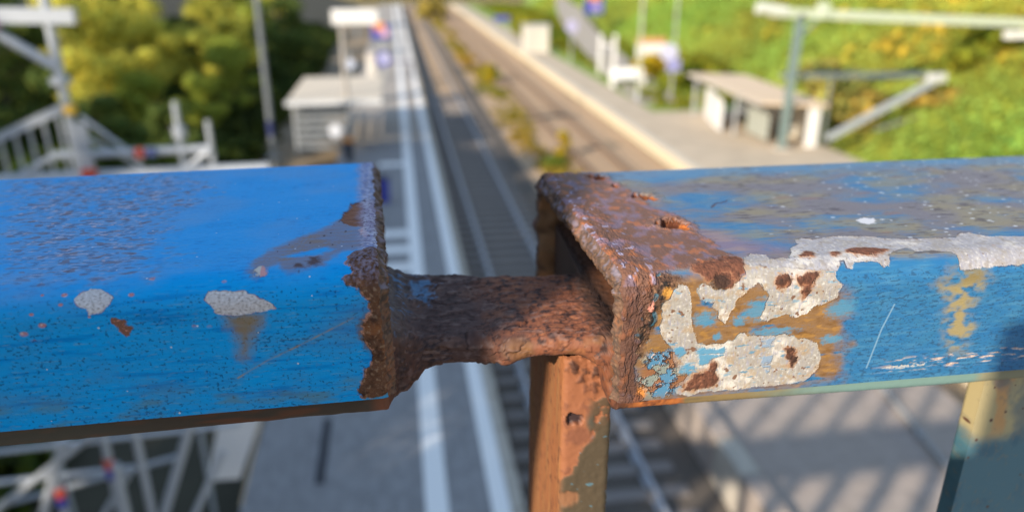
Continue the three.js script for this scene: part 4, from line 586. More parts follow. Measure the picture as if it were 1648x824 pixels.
const TREES = [ // x, z, scale, kind, leaf, turn, what sets it apart, height factor
  [-11.6, -37, 0.45, 0, 1, 0.4, 'yellow-green tree behind the left lamp pole, sunlit at the top'],
  [-12.9, -35.2, 0.5, 1, 1, 2.0, 'bright tree with sunlit yellow leaves right of the scaffold mast'],
  [-8.4, -41, 0.36, 2, 0, 1.1, 'green tree left of the platform shelter, further back'],
  [-12.8, -42, 0.46, 1, 1, 4.0, 'yellowish tree behind the lamp pole, partly in shade'],
  [-16.0, -48, 0.56, 0, 1, 1.7, 'sunlit yellow tree at the top edge above the lamp pole'],
  [-7.8, -62, 0.5, 1, 2, 0.9, 'dark tree beyond the platform shelter'],
  [-12.5, -68, 0.62, 0, 0, 2.7, 'distant green tree along the left platform'],
  [-12.5, -88, 0.7, 2, 1, 1.9, 'furthest tree along the left platform'],
  [-17.5, -24.0, 0.5, 0, 2, 3.1, 'dark shaded tree directly behind the scaffold mast', 0.8],
  [-9.8, -50, 0.4, 0, 1, 2.2, 'sunlit yellow-green tree just left of the shelter roof'],
  [-12.0, -55, 0.46, 2, 1, 0.8, 'sunlit tree above the left shelter, right of the lamp pole'],
  [-15.2, -40.5, 0.5, 1, 1, 0.3, 'green tree in the middle of the left bank between two yellower ones'],
  [-10.4, -33, 0.3, 2, 0, 4.4, 'small green tree low on the bank before the lamp pole', 0.9],
  [-14.4, -45, 0.52, 0, 0, 2.5, 'rounded green tree above the lamp pole band'],
  [-10.6, -44, 0.4, 0, 1, 5.2, 'low pale green tree just behind the lamp pole', 0.9],
  [-8.8, -36, 0.3, 1, 0, 2.0, 'small green tree left of the left shelter wall', 0.9],
  [-13.6, -29.0, 0.5, 2, 2, 0.3, 'dark tree filling the left edge behind the scaffold mast'],
  [-16.4, -34.0, 0.56, 0, 2, 4.6, 'dark tree at the top left corner'],
  [-18.4, -52, 0.7, 2, 1, 1.2, 'pale yellow-green tree furthest up the left bank'],
  [-13.0, -19.0, 0.72, 0, 2, 0.7, 'dark tree on the left bank nearest the left edge, outside the view'],
  [-12.5, -15.0, 0.8, 2, 2, 1.4, 'dark tree left of the scaffold, outside the view'],
  [-13.0, -11.2, 0.82, 1, 2, 0.2, 'tree on the left bank near the bridge, outside the view'],
  [-12.6, -7.4, 0.82, 0, 2, 2.9, 'tree beside the bridge stairs, outside the view'],
  [-13.2, -3.6, 0.86, 2, 2, 2.2, 'tree before the left end of the bridge, outside the view'],
  [-14.0, 0.4, 0.9, 1, 2, 0.9, 'tree touching the left end of the bridge, outside the view', 1.2],
  [-14.4, 3.6, 0.85, 0, 2, 3.9, 'tall tree behind the left end of the bridge, outside the view', 1.2],
  [-17.0, -13.5, 0.85, 1, 2, 5.1, 'second-row tree high on the left bank, outside the view'],
  [-17.2, -6.5, 0.85, 2, 2, 0.4, 'second-row tree near the bridge, outside the view'],
  [-9.4, -25.4, 0.40, 1, 2, 5.5, 'dark low tree close behind the scaffold stair', 0.8],
  [-8.6, -30.0, 0.27, 0, 2, 2.2, 'small dark tree between scaffold and lamp pole', 0.9],
  [-11.8, -21.5, 0.36, 2, 2, 4.1, 'dark bushy tree at the left edge behind the sloping rail', 0.8],
];
for (const [x, z, s, k, m, a, label, f] of TREES) tree(x, bankL(x, z) - 0.1, z, s, k, m, a, label, f);

// bushes and ground cover
const bushG = [leafCloud(71, 900, 0.12, crownShape(91, 0.7, 1.1, 10, 0.4)), leafCloud(72, 900, 0.12, crownShape(92, 0.9, 0.8, 12, 0.4)), leafCloud(73, 700, 0.1, crownShape(93, 0.3, 1.4, 9, 0.26))];
const stemG = flat([bar([0, -0.1, 0], [0.05, 0.7, 0], 0.03, 6), bar([0, 0.1, 0], [0.3, 0.6, 0.2], 0.018, 5), bar([0, 0.1, 0], [-0.3, 0.6, -0.1], 0.018, 5)]);
const bushMs = { yellow: leafM([0.40, 0.32, 0.02]), lime: leafM([0.24, 0.27, 0.03]), green: leafM([0.12, 0.19, 0.03]), ochre: leafM([0.36, 0.30, 0.08]), pale: leafM([0.40, 0.40, 0.12]), dark: leafM([0.05, 0.09, 0.03]) };
function bush(x, y, z, s, k, m, label, sy = 1) { const t = thing('bush', x, y, z, label, 'bush'); t.scale.set(s, s * sy, s); t.rotation.y = x * 3; mesh('stems', stemG, barkM, t); const c = mesh('foliage', bushG[k], bushMs[m], t); c.userData.kind = 'stuff'; }
bush(6.9, 0, -31.2, 0.75, 2, 'yellow', 'bright yellow weed between the tracks behind the right handrail corner', 1.1);
bush(6.2, 0, -29.6, 0.5, 1, 'green', 'small green weed beside the yellow weed between the tracks');
bush(6.2, 0, -52, 0.8, 2, 'yellow', 'tall yellow weed between the tracks, middle distance', 1.3);
bush(6.7, 0, -54.5, 0.85, 0, 'lime', 'leafy lime green bush between the tracks, middle distance');
bush(5.4, 0, -120, 2.6, 1, 'ochre', 'ochre bush at the far end of the shaded track');
bush(16.6, 0.6, -33.4, 0.5, 1, 'green', 'small green weed on the sandy platform before the white panel', 0.5);
bush(17.8, 0.6, -45, 2.1, 1, 'lime', 'lime bush beside the far path behind the right platform');
bush(17.0, 0.6, -50, 1.6, 1, 'yellow', 'yellow tinged bush left of the white notice board');
bush(20.3, 0.5, -30.5, 1.7, 0, 'ochre', 'orange tinged bush right of the right-hand shelter');
bush(19.9, 1.2, -33.5, 1.9, 0, 'pale', 'pale cream flowering bush behind the right-hand shelter roof');
bush(22.6, 1.4, -29.0, 1.6, 1, 'ochre', 'orange brown bush under the slanting steel strut');
bush(24.8, 3.2, -30.0, 2.0, 0, 'lime', 'yellow green bush at the right edge on the bank');
bush(26.5, 3.2, -27.8, 1.6, 0, 'yellow', 'yellow bush by the white box at the right edge');
bush(13.0, 0.6, -72, 1.8, 1, 'green', 'green bush on the far right platform behind the white cabinet');
bush(14.5, 0.6, -82, 2.2, 1, 'lime', 'lime bush at the far end of the right platform');
function scatter(name, n, seed, geo, mat, place, label, category) {
  const im = new THREE.InstancedMesh(geo, mat, n), m = new THREE.Matrix4(), q = new THREE.Quaternion(), e = new THREE.Euler(), r = rng(seed), c = new THREE.Color();
  for (let i = 0; i < n; i++) { const [x, y, z, s] = place(r); e.set((r() - 0.5) * 0.4, r() * 6.28, (r() - 0.5) * 0.4); im.setMatrixAt(i, m.compose(new THREE.Vector3(x, y, z), q.setFromEuler(e), new THREE.Vector3(s, s * (0.6 + r() * 0.6), s))); const v = 0.75 + 0.35 * f2(x * 0.09, z * 0.09, 3) + 0.25 * r(), h = 0.5 + f2(x * 0.05 + 30, z * 0.07, 3); im.setColorAt(i, c.setRGB(v * (0.85 + 0.45 * h), v, v * 0.9)); }
  add(im, name); tag(im, label, category, null, 'stuff');
}
const tuftG = leafCloud(77, 60, 0.13, crownShape(97, 0.45, 0.4, 5, 0.3));
const lowG = leafCloud(78, 70, 0.10, crownShape(98, 0.55, 0.22, 7, 0.22));
scatter('bank_greenery', 42000, 31, lowG, leafM([0.34, 0.47, 0.10]), (r) => { const x = 19 + 45 * r() ** 1.3, z = -14 - 130 * r(); return [x, bankR(x, z) - 0.05, z, 0.75 + r() * 0.6 + 0.006 * -z]; }, 'dense sunlit green ground cover on the right bank', 'ground cover');
scatter('bank_thicket', 260, 36, tuftG, leafM([0.36, 0.41, 0.08]), (r) => { const x = 24 + 22 * r(), z = -22 - 40 * r(); return [x, bankR(x, z), z, 1.0 + r() * 1.1]; }, 'yellowish bramble patches scattered over the lower right bank', 'brambles');
scatter('left_undergrowth', 3500, 32, tuftG, leafM([0.05, 0.085, 0.02]), (r) => { const x = -6.2 - 12 * r(), z = -4 - 90 * r(); return [x, bankL(x, z), z, 0.9 + r()]; }, 'dark undergrowth below the trees on the left bank', 'ground cover');
scatter('trackside_weeds', 1100, 33, tuftG, leafM([0.32, 0.31, 0.07]), (r) => { const x = 5.4 + 1.6 * r() + 0.5 * (r() - 0.5), z = -26 - 110 * r(); return [x, -0.02, z, (0.26 + r() * 0.36) * (n2(x * 0.6, z * 0.16) > -0.15 ? 1 : 0.3)]; }, 'straggling yellow and green weeds between the two tracks', 'weeds');
scatter('verge_grass', 1600, 34, tuftG, leafM([0.20, 0.27, 0.03]), (r) => { const z = -38 - 106 * r(), x = 13.3 + 7.5 * r() + 0.014 * -z; return [x, 0.62, z, 0.4 + r() * 0.6]; }, 'bright grass verge between right platform and bank', 'grass');
scatter('far_thicket', 2600, 35, tuftG, leafM([0.20, 0.20, 0.05]), (r) => { const x = -70 + 190 * r(), z = -168 - 120 * r(); return [x, farH(x, z), z, 2.2 + r() * 3]; }, 'distant brown and green thicket at the end of the line', 'thicket');
const farCrown = crowns[1];
for (const [x, z, s, label] of [[60, -120, 2.2, 'distant dark tree at the top of the right bank'], [78, -110, 2.0, 'distant reddish tree at the upper right corner of the bank']]) { const t = thing('broadleaf_tree', x, bankR(x, z), z, label, 'tree'); t.scale.setScalar(s); mesh('trunk', trunks[0], barkM, t); const c = mesh('crown', farCrown, x > 70 ? bushMs.ochre : leafMs[2], t); c.position.y = 2; c.userData.kind = 'stuff'; }

// ------------------------------------------------------------------ station furniture
const galvM = M([0.20, 0.22, 0.24], 0.5, { metalness: 0.2 }), greyM = M([0.40, 0.42, 0.44], 0.6), whiteP = M([0.78, 0.77, 0.74], 0.55), darkM = M([0.04, 0.05, 0.07], 0.6), blueS = M([0.05, 0.06, 0.36], 0.5), orangeS = M([0.75, 0.28, 0.04], 0.5), redM = M([0.60, 0.08, 0.04], 0.5), pinkS = M([0.70, 0.42, 0.50], 0.5), mastM = M([0.17, 0.23, 0.22], 0.6), beamM = M([0.50, 0.55, 0.42], 0.6), roofM = M([0.62, 0.54, 0.43], 0.8), slatM = M([0.22, 0.24, 0.26], 0.6);
{ const t = thing('lamp_pole', -4.98, 0, -30.4, 'tall grey pole with dark blue band left of the platform shelter', 'pole'); mesh('pole', bar([0, 0, 0], [0.05, 10, 0], 0.12, 14, 0.09), galvM, t); mesh('band', bar([0.008, 1.55, 0], [0.01, 2.15, 0], 0.128, 14), M([0.03, 0.04, 0.13], 0.5), t); mesh('base_plate', box(0.5, 0.05, 0.5, 0, 0.72, 0), galvM, t); }
{ const t = thing('display_pole', -2.05, 0.7, -31.3, 'grey post carrying a white double-sided box above the shelter', 'pole'); mesh('post', bar([0, 0, 0], [0.02, 5.3, 0], 0.10, 12), M([0.36, 0.33, 0.30], 0.6), t); mesh('head', box(1.75, 0.55, 0.3, 0.55, 5.2, 0, 0.03), whiteP, t); mesh('bracket', box(0.1, 0.5, 0.1, 0.6, 4.7, 0), galvM, t); }
{ // left shelter
  const t = thing('platform_shelter', 0, 0.7, 0, 'grey slatted shelter with pale flat roof on the left platform', 'shelter');
  const rf = mesh('roof', box(3.7, 0.12, 6.9, -2.5, 2.06, -34.0, 0.03), roofM, t); mesh('fascia', box(3.72, 0.18, 0.05, -2.5, 2.05, -30.52), M([0.62, 0.64, 0.66], 0.6), rf);
  for (let k = 0; k < 6; k++) mesh('slat', box(2.1, 0.17, 0.04, -3.05, 0.2 + k * 0.31, -31.0), slatM, t);
  for (const [x, z] of [[-4.12, -31], [-1.98, -31], [-4.12, -37], [-1.98, -37]]) mesh('post', box(0.09, 1.95, 0.09, x, 0.97, z), greyM, t);
  for (let k = 0; k < 6; k++) mesh('slat', box(0.04, 0.17, 5.9, -4.18, 0.2 + k * 0.31, -34), slatM, t);
  mesh('bench', box(0.45, 0.06, 4, -3.7, 0.46, -34), darkM, t);
  const s = mesh('round_sign', new THREE.CylinderGeometry(0.28, 0.28, 0.03, 24).rotateX(Math.PI / 2).translate(-2.55, 0.85, -30.95), M([0.66, 0.68, 0.74], 0.5), t); }
{ const t = thing('waste_bin', -2.0, 0.7, -29.4, 'small bin with orange top at the front of the left shelter', 'bin'); mesh('body', new THREE.CylinderGeometry(0.2, 0.17, 0.75, 14).translate(0, 0.375, 0), darkM, t); mesh('lid', new THREE.CylinderGeometry(0.22, 0.22, 0.12, 14).translate(0, 0.8, 0), orangeS, t); }
{ const t = thing('blue_bin', -0.6, 0.7, -23.6, 'dark blue bin on the left platform behind the left rail end', 'bin'); mesh('body', new THREE.CylinderGeometry(0.19, 0.17, 0.8, 16).translate(0, 0.4, 0), blueS, t); mesh('lid', new THREE.CylinderGeometry(0.2, 0.2, 0.06, 16).translate(0, 0.83, 0), darkM, t); }
function signPost(name, x, z, h, w, hh, label, mats, base = 0.7) { const t = thing(name, x, base, z, label, 'sign'); mesh('post', bar([0, 0, 0], [0, h, 0], 0.05, 8), greyM, t); mats.forEach(([m, dx, y, sw, sh, round], i) => mesh(round ? 'disc' : 'panel', round ? new THREE.CylinderGeometry(sw / 2, sw / 2, 0.05, 20).rotateX(Math.PI / 2).translate(dx, y, 0.07 + i * 0.012) : box(sw, sh, 0.05, dx, y, 0.07 + i * 0.012, 0.01), m, t)); return t; }
signPost('advert_sign', -0.95, -55, 4.1, 1, 1, 'blue sign with orange and pink print far along the left platform', [[blueS, 0, 2.75, 1.25, 0.95], [orangeS, -0.1, 3.1, 0.7, 0.5], [pinkS, 0.25, 2.65, 0.5, 0.45]]);
signPost('round_sign', -0.8, -51, 2.4, 1, 1, 'round blue and white sign on the left platform under the orange one', [[blueS, 0, 1.35, 0.95, 0, true], [M([0.6, 0.6, 0.75], 0.5), 0.05, 1.4, 0.55, 0, true]]);
signPost('info_sign', -2.9, -50, 2.0, 1, 1, 'small pale round sign on the grass left of the left platform', [[M([0.5, 0.55, 0.68], 0.5), 0, 1.2, 0.65, 0, true]]);
{ const t = thing('timetable_case', -1.35, 0.7, -43, 'tall pale display case at the edge of the left platform beyond the shelter', 'display case'); mesh('frame', box(0.5, 2.6, 0.9, 0, 1.3, 0, 0.03), M([0.62, 0.56, 0.50], 0.6), t); mesh('poster', box(0.4, 1.4, 0.02, 0, 1.5, 0.462), M([0.7, 0.66, 0.6], 0.5), t); }
{ const t = thing('barrier_rail', 0, 0.7, 0, 'low dark cross barrier far along the left platform', 'barrier'); mesh('top_rail', bar([-0.8, 0.95, -52.5], [1.0, 0.95, -52.5], 0.05), M([0.10, 0.10, 0.20], 0.5), t); for (const x of [-0.8, 1.0]) mesh('post', bar([x, 0, -52.5], [x, 0.98, -52.5], 0.05), M([0.10, 0.10, 0.20], 0.5), t); }
signPost('station_sign', 15.5, -42, 5.6, 1, 1, 'lamp pole with round blue and white signs behind the right shelter', [[M([0.55, 0.55, 0.72], 0.5), -0.3, 2.45, 1.0, 0, true], [M([0.30, 0.30, 0.55], 0.5), 0, 1.75, 0.8, 0.7]]);
{ const t = thing('lamp_pole', 13.2, 0.7, -41, 'thin grey lamp pole left of the round blue signs', 'pole'); mesh('pole', bar([0, 0, 0], [0, 6.5, 0], 0.09, 10, 0.07), M([0.42, 0.44, 0.34], 0.6), t); mesh('collar', bar([0, 0, 0], [0, 0.5, 0], 0.12, 10), greyM, t); }
{ const t = thing('notice_board', 17.0, 0.6, -50.5, 'white notice board with orange top on the right platform', 'notice board'); mesh('board', box(2.0, 1.7, 0.1, 0, 1.35, 0, 0.02), whiteP, t); mesh('header', box(2.0, 0.4, 0.12, 0, 2.4, 0, 0.02), M([0.62, 0.32, 0.14], 0.6), t); for (const s of [-0.9, 0.9]) mesh('leg', box(0.1, 1.2, 0.1, s, 0.3, 0), greyM, t); }
{ const t = thing('white_bench', 14.1, 0.7, -46, 'white bench block left of the notice board', 'bench'); mesh('seat', box(2.2, 0.12, 0.8, 0, 0.55, 0, 0.02), whiteP, t); mesh('backrest', box(2.2, 0.5, 0.08, 0, 0.85, -0.4, 0.02), whiteP, t); for (const s of [-0.95, 0.95]) mesh('leg', box(0.15, 0.5, 0.7, s, 0.25, 0), whiteP, t); }
{ const t = thing('white_gate', 14.4, 0.7, -52, 'pair of white posts beside the path behind the bench', 'gate'); for (const s of [-0.5, 0.5]) mesh('post', box(0.22, 2.6, 0.22, s, 1.3, 0, 0.02), whiteP, t); mesh('rail', box(1.0, 0.12, 0.1, 0, 1.9, 0), whiteP, t); }
{ const t = thing('white_cabinet', 11.9, 0.7, -66, 'white equipment cabinet far along the right platform', 'cabinet'); mesh('body', box(2.2, 2.2, 1.0, 0, 1.1, 0, 0.04), M([0.62, 0.58, 0.50], 0.7), t); mesh('door', box(0.9, 1.8, 0.04, -0.5, 1.1, 0.52, 0.01), M([0.58, 0.54, 0.47], 0.6), t); mesh('roof', box(2.4, 0.12, 1.2, 0, 2.25, 0, 0.02), greyM, t); }
signPost('round_sign', 13.2, -58, 3.6, 1, 1, 'round pale violet sign on a pole beyond the white cabinet', [[M([0.42, 0.40, 0.58], 0.5), 0, 2.7, 1.0, 0, true]]);
signPost('advert_sign', 20.0, -78, 2.6, 1, 1, 'blue sign with orange top beside the far path', [[blueS, 0, 1.6, 2.0, 1.5], [orangeS, 0, 2.5, 1.3, 0.8], [M([0.5, 0.4, 0.6], 0.5), 0.2, 1.5, 0.8, 0.5]], 2.2);
{ const t = thing('signal_sign', 10.6, 0.7, -78, 'low dark blue plate on a pale stand far along the right platform', 'sign'); mesh('plate', box(1.6, 0.5, 0.1, 0, 2.0, 0), blueS, t); for (const s of [-0.6, 0.6]) mesh('leg', box(0.1, 2, 0.1, s, 1, 0), greyM, t); }
{ // right shelter: low sloping roof, open front, white boards at its left
  const t = thing('platform_shelter', 0, 0.7, 0, 'sunlit beige shelter with sloping roof on the right platform', 'shelter');
  const m = mesh('roof', box(3.0, 0.12, 8.0, 0, 0, 0, 0.03), M([0.70, 0.54, 0.38], 0.9), t); m.position.set(15.9, 1.86, -32.7); m.rotation.set(0.015, 0, -0.05); mesh('gutter', box(0.1, 0.12, 8.1, -1.53, -0.02, 0), M([0.46, 0.42, 0.36], 0.7), m);
  mesh('glass_panel', box(0.06, 1.2, 2.0, 15.3, 0.75, -30.6, 0.01), M([0.36, 0.38, 0.33], 0.3), t); mesh('end_wall', box(0.5, 1.75, 0.1, 16.9, 0.87, -28.95, 0.01), whiteP, t); mesh('rear_wall', box(0.08, 1.7, 7.4, 17.2, 0.85, -32.8), M([0.70, 0.66, 0.56], 0.8), t);
  for (const z of [-29.0, -31.6, -34.2, -36.4]) mesh('post', box(0.1, 1.8, 0.1, z === -29 ? 15.6 : 14.7, 0.9, z), greyM, t);
  mesh('bench', box(0.45, 0.07, 5, 16.7, 0.45, -33), greyM, t); for (const z of [-35, -33, -31]) mesh('bench_leg', box(0.35, 0.42, 0.06, 16.7, 0.21, z), darkM, t); }
{ const t = thing('hoarding', 14.82, 0.7, -34.4, 'white hoarding panel standing at the left end of the right shelter', 'hoarding'); t.rotation.y = -0.21; for (const z of [-1.0, 1.0]) mesh('panel', box(0.06, 1.4, 1.96, 0, 0.72, z, 0.01), whiteP, t); for (const z of [-1.95, 0, 1.95]) mesh('post', box(0.09, 1.3, 0.09, 0.07, 0.65, z), greyM, t); }
{ // mast with beam
  const t = thing('catenary_mast', 15.45, 0.5, -28.6, 'dark green catenary mast with pale beam reaching right', 'mast');
  mesh('mast', beam([0, 0, 0], [0.1, 5.5, 0], 0.26, 0.26), mastM, t); mesh('foot', box(0.6, 0.3, 0.6, 0, 0.15, 0, 0.03), concM, t);
  mesh('beam', beam([-1.2, 5.6, 0], [10.5, 5.05, 0], 0.26, 0.34), beamM, t); mesh('insulator', bar([-1.7, 5.75, 0], [-0.5, 5.6, 0], 0.22, 12, 0.2), M([0.62, 0.64, 0.56], 0.5), t); mesh('lamp', box(1.0, 0.3, 0.3, 9.6, 4.62, 0, 0.04), whiteP, t); mesh('brace', beam([0.1, 4.6, 0], [0.9, 5.4, 0], 0.1, 0.1), mastM, t); mesh('clamp', box(0.4, 0.6, 0.4, 1.0, 5.62, 0, 0.04), beamM, t); }
{ const t = thing('steel_strut', 0, 0, 0, 'slanting grey steel handrail climbing right from the right shelter', 'handrail'); mesh('strut', beam([17.3, 1.15, -28.4], [21.8, 3.45, -28.4], 0.22, 0.22), M([0.42, 0.45, 0.47], 0.5, { metalness: 0.2 }), t); mesh('end_joint', box(0.75, 0.35, 0.3, 21.7, 3.5, -28.4, 0.05), M([0.55, 0.55, 0.53], 0.5), t); mesh('upper_rail', beam([15.2, 3.65, -28.9], [21.6, 3.55, -28.9], 0.16, 0.22), M([0.13, 0.16, 0.17], 0.6), t); mesh('lower_rail', beam([19.5, 1.4, -28.6], [23.2, 2.4, -28.6], 0.08, 0.1), M([0.2, 0.22, 0.2], 0.6), t); for (const x of [17.4, 21.7]) mesh('post', beam([x, -0.2, -28.9], [x, x < 20 ? 3.6 : 3.5, -28.9], 0.08, 0.08), M([0.2, 0.22, 0.2], 0.6), t); }
{ const t = thing('white_box', 25.4, bankR(25.4, -28) - 0.2, -28.2, 'small white box with round knob on the bank at the right edge', 'cabinet'); t.position.y = 0.35; mesh('body', box(1.0, 0.75, 0.5, 0, 0.35, 0, 0.04), whiteP, t); mesh('knob', new THREE.SphereGeometry(0.18, 16, 12).translate(-0.25, 0.95, 0), M([0.6, 0.62, 0.55], 0.5), t); }

// ------------------------------------------------------------------ scaffold stair beside the bridge
const aluM = M([0.42, 0.45, 0.49], 0.5, { metalness: 0.3 });
{
  const t = thing('scaffold_tower', 0, 0, 0, 'aluminium scaffold stair tower with coloured couplers left of the bridge', 'scaffold');
  const B = (n, a, b, r = 0.03, m = aluM) => mesh(n, bar(a, b, r, 10), m, t);
  const Z = -7;
  B('standard', [-2.82, 0, Z], [-2.81, 9, Z], 0.04); B('standard', [-4.6, 0, Z], [-4.6, 7.4, Z], 0.035); B('standard', [-2.82, 0, -9], [-2.82, 4.4, -9], 0.03); B('standard', [-4.6, 0, -9], [-4.6, 4.4, -9], 0.03);
  mesh('collar', new THREE.CylinderGeometry(0.085, 0.085, 0.05, 14).translate(-2.82, 6.92, Z), aluM, t);
  mesh('bracket', beam([-4.4, 7.48, Z], [-2.6, 7.44, Z], 0.1, 0.12), aluM, t); B('brace', [-3.35, 7.4, Z], [-2.83, 7.03, Z], 0.042);
  mesh('coupler', box(0.09, 0.07, 0.09, -3.22, 7.38, Z + 0.05, 0.01), M([0.4, 0.2, 0.3], 0.5), t);
  // guard rail that slopes down to the left, with its bars
  mesh('sloping_rail', beam([-3.95, 6.22, Z], [-2.83, 6.7, Z], 0.06, 0.075), aluM, t);
  for (let k = 0; k < 9; k++) { const x = -3.9 + k * 0.125; B('baluster', [x, 5.95, Z], [x, 6.24 + (x + 3.9) * 0.43, Z], 0.014); }
  mesh('orange_cap', box(0.09, 0.08, 0.09, -2.78, 6.68, Z + 0.03, 0.02), M([0.75, 0.45, 0.04], 0.5), t);
  mesh('mesh_panel', box(0.13, 0.42, 0.02, -2.74, 6.36, Z + 0.02, 0.005), M([0.30, 0.33, 0.37], 0.5), t);
  B('stay', [-2.72, 6.62, Z], [-2.28, 6.2, Z], 0.018); B('stay', [-2.72, 6.45, Z], [-2.2, 6.08, Z], 0.014);
  B('ledger', [-3.0, 6.28, Z], [-1.68, 6.30, Z], 0.035); B('ledger', [-3.9, 6.08, Z], [-1.2, 6.10, Z], 0.05);
  B('diagonal', [-3.5, 6.02, Z], [-2.95, 6.3, Z], 0.03);
  B('stub_post', [-1.94, 6.05, Z], [-1.93, 6.72, Z], 0.026); mesh('stub_collar', new THREE.CylinderGeometry(0.06, 0.06, 0.1, 12).translate(-1.93, 6.45, Z), aluM, t); B('stub_post', [-1.68, 6.05, Z], [-1.68, 6.55, Z], 0.024); B('diagonal', [-1.95, 6.1, Z], [-1.7, 6.28, Z], 0.035);
  mesh('red_coupler', box(0.11, 0.09, 0.08, -2.72, 6.12, Z + 0.06, 0.01), redM, t); mesh('red_coupler', box(0.07, 0.08, 0.08, -2.28, 6.29, Z + 0.03, 0.01), redM, t); mesh('blue_coupler', box(0.07, 0.07, 0.08, -2.18, 6.29, Z + 0.03, 0.01), M([0.1, 0.12, 0.3], 0.5), t);
  
  // lower bays seen under the left handrail
  B('standard', [-3.14, 0, Z], [-3.12, 3.6, Z], 0.04); B('standard', [-2.98, 0, Z + 0.2], [-2.98, 3.2, Z + 0.2], 0.04);
  B('diagonal', [-2.26, 3.5, Z], [-3.4, 0.6, Z], 0.05); B('diagonal', [-2.95, 2.95, Z], [-4.2, 1.1, Z], 0.035); B('diagonal', [-2.0, 3.1, Z], [-3.0, 1.2, Z + 0.2], 0.035); B('diagonal', [-3.2, 3.45, Z], [-4.6, 2.4, Z], 0.04); B('diagonal', [-3.5, 3.4, Z], [-4.0, 2.2, Z], 0.05);
  B('ledger', [-4.6, 2.95, Z], [-2.9, 3.0, Z], 0.03); B('ledger', [-4.6, 3.3, Z], [-1.8, 3.42, Z], 0.03); B('ledger', [-4.6, 2.3, Z - 0.5], [-2.6, 2.75, Z - 0.5], 0.03);
  for (const [x, y, m] of [[-3.13, 3.08, redM], [-3.13, 2.96, blueS], [-3.65, 2.78, redM], [-3.66, 2.66, blueS], [-2.98, 2.42, redM]]) mesh('colour_band', new THREE.CylinderGeometry(0.048, 0.048, 0.11, 14).translate(x, y, m === redM && x > -3 ? Z + 0.2 : Z), m, t);
  B('standard', [-3.65, 0, Z], [-3.66, 3.1, Z], 0.038);
}
{ const t = thing('white_board', 0, 0, 0, 'pale sheet leaning at the foot of the scaffold beside the paving', 'board'); const s = new THREE.Shape([[-2.06, 3.35], [-1.62, 3.35], [-1.95, 2.55], [-2.3, 2.55]].map((p) => new THREE.Vector2(...p))); mesh('sheet', new THREE.ExtrudeGeometry(s, { depth: 0.03, bevelEnabled: false }).translate(0, 0, -7.3), M([0.62, 0.64, 0.66], 0.5), t); mesh('edge_strip', beam([-1.6, 3.4, -7.27], [-1.98, 2.2, -7.27], 0.05, 0.03), M([0.42, 0.38, 0.30], 0.7), t); }
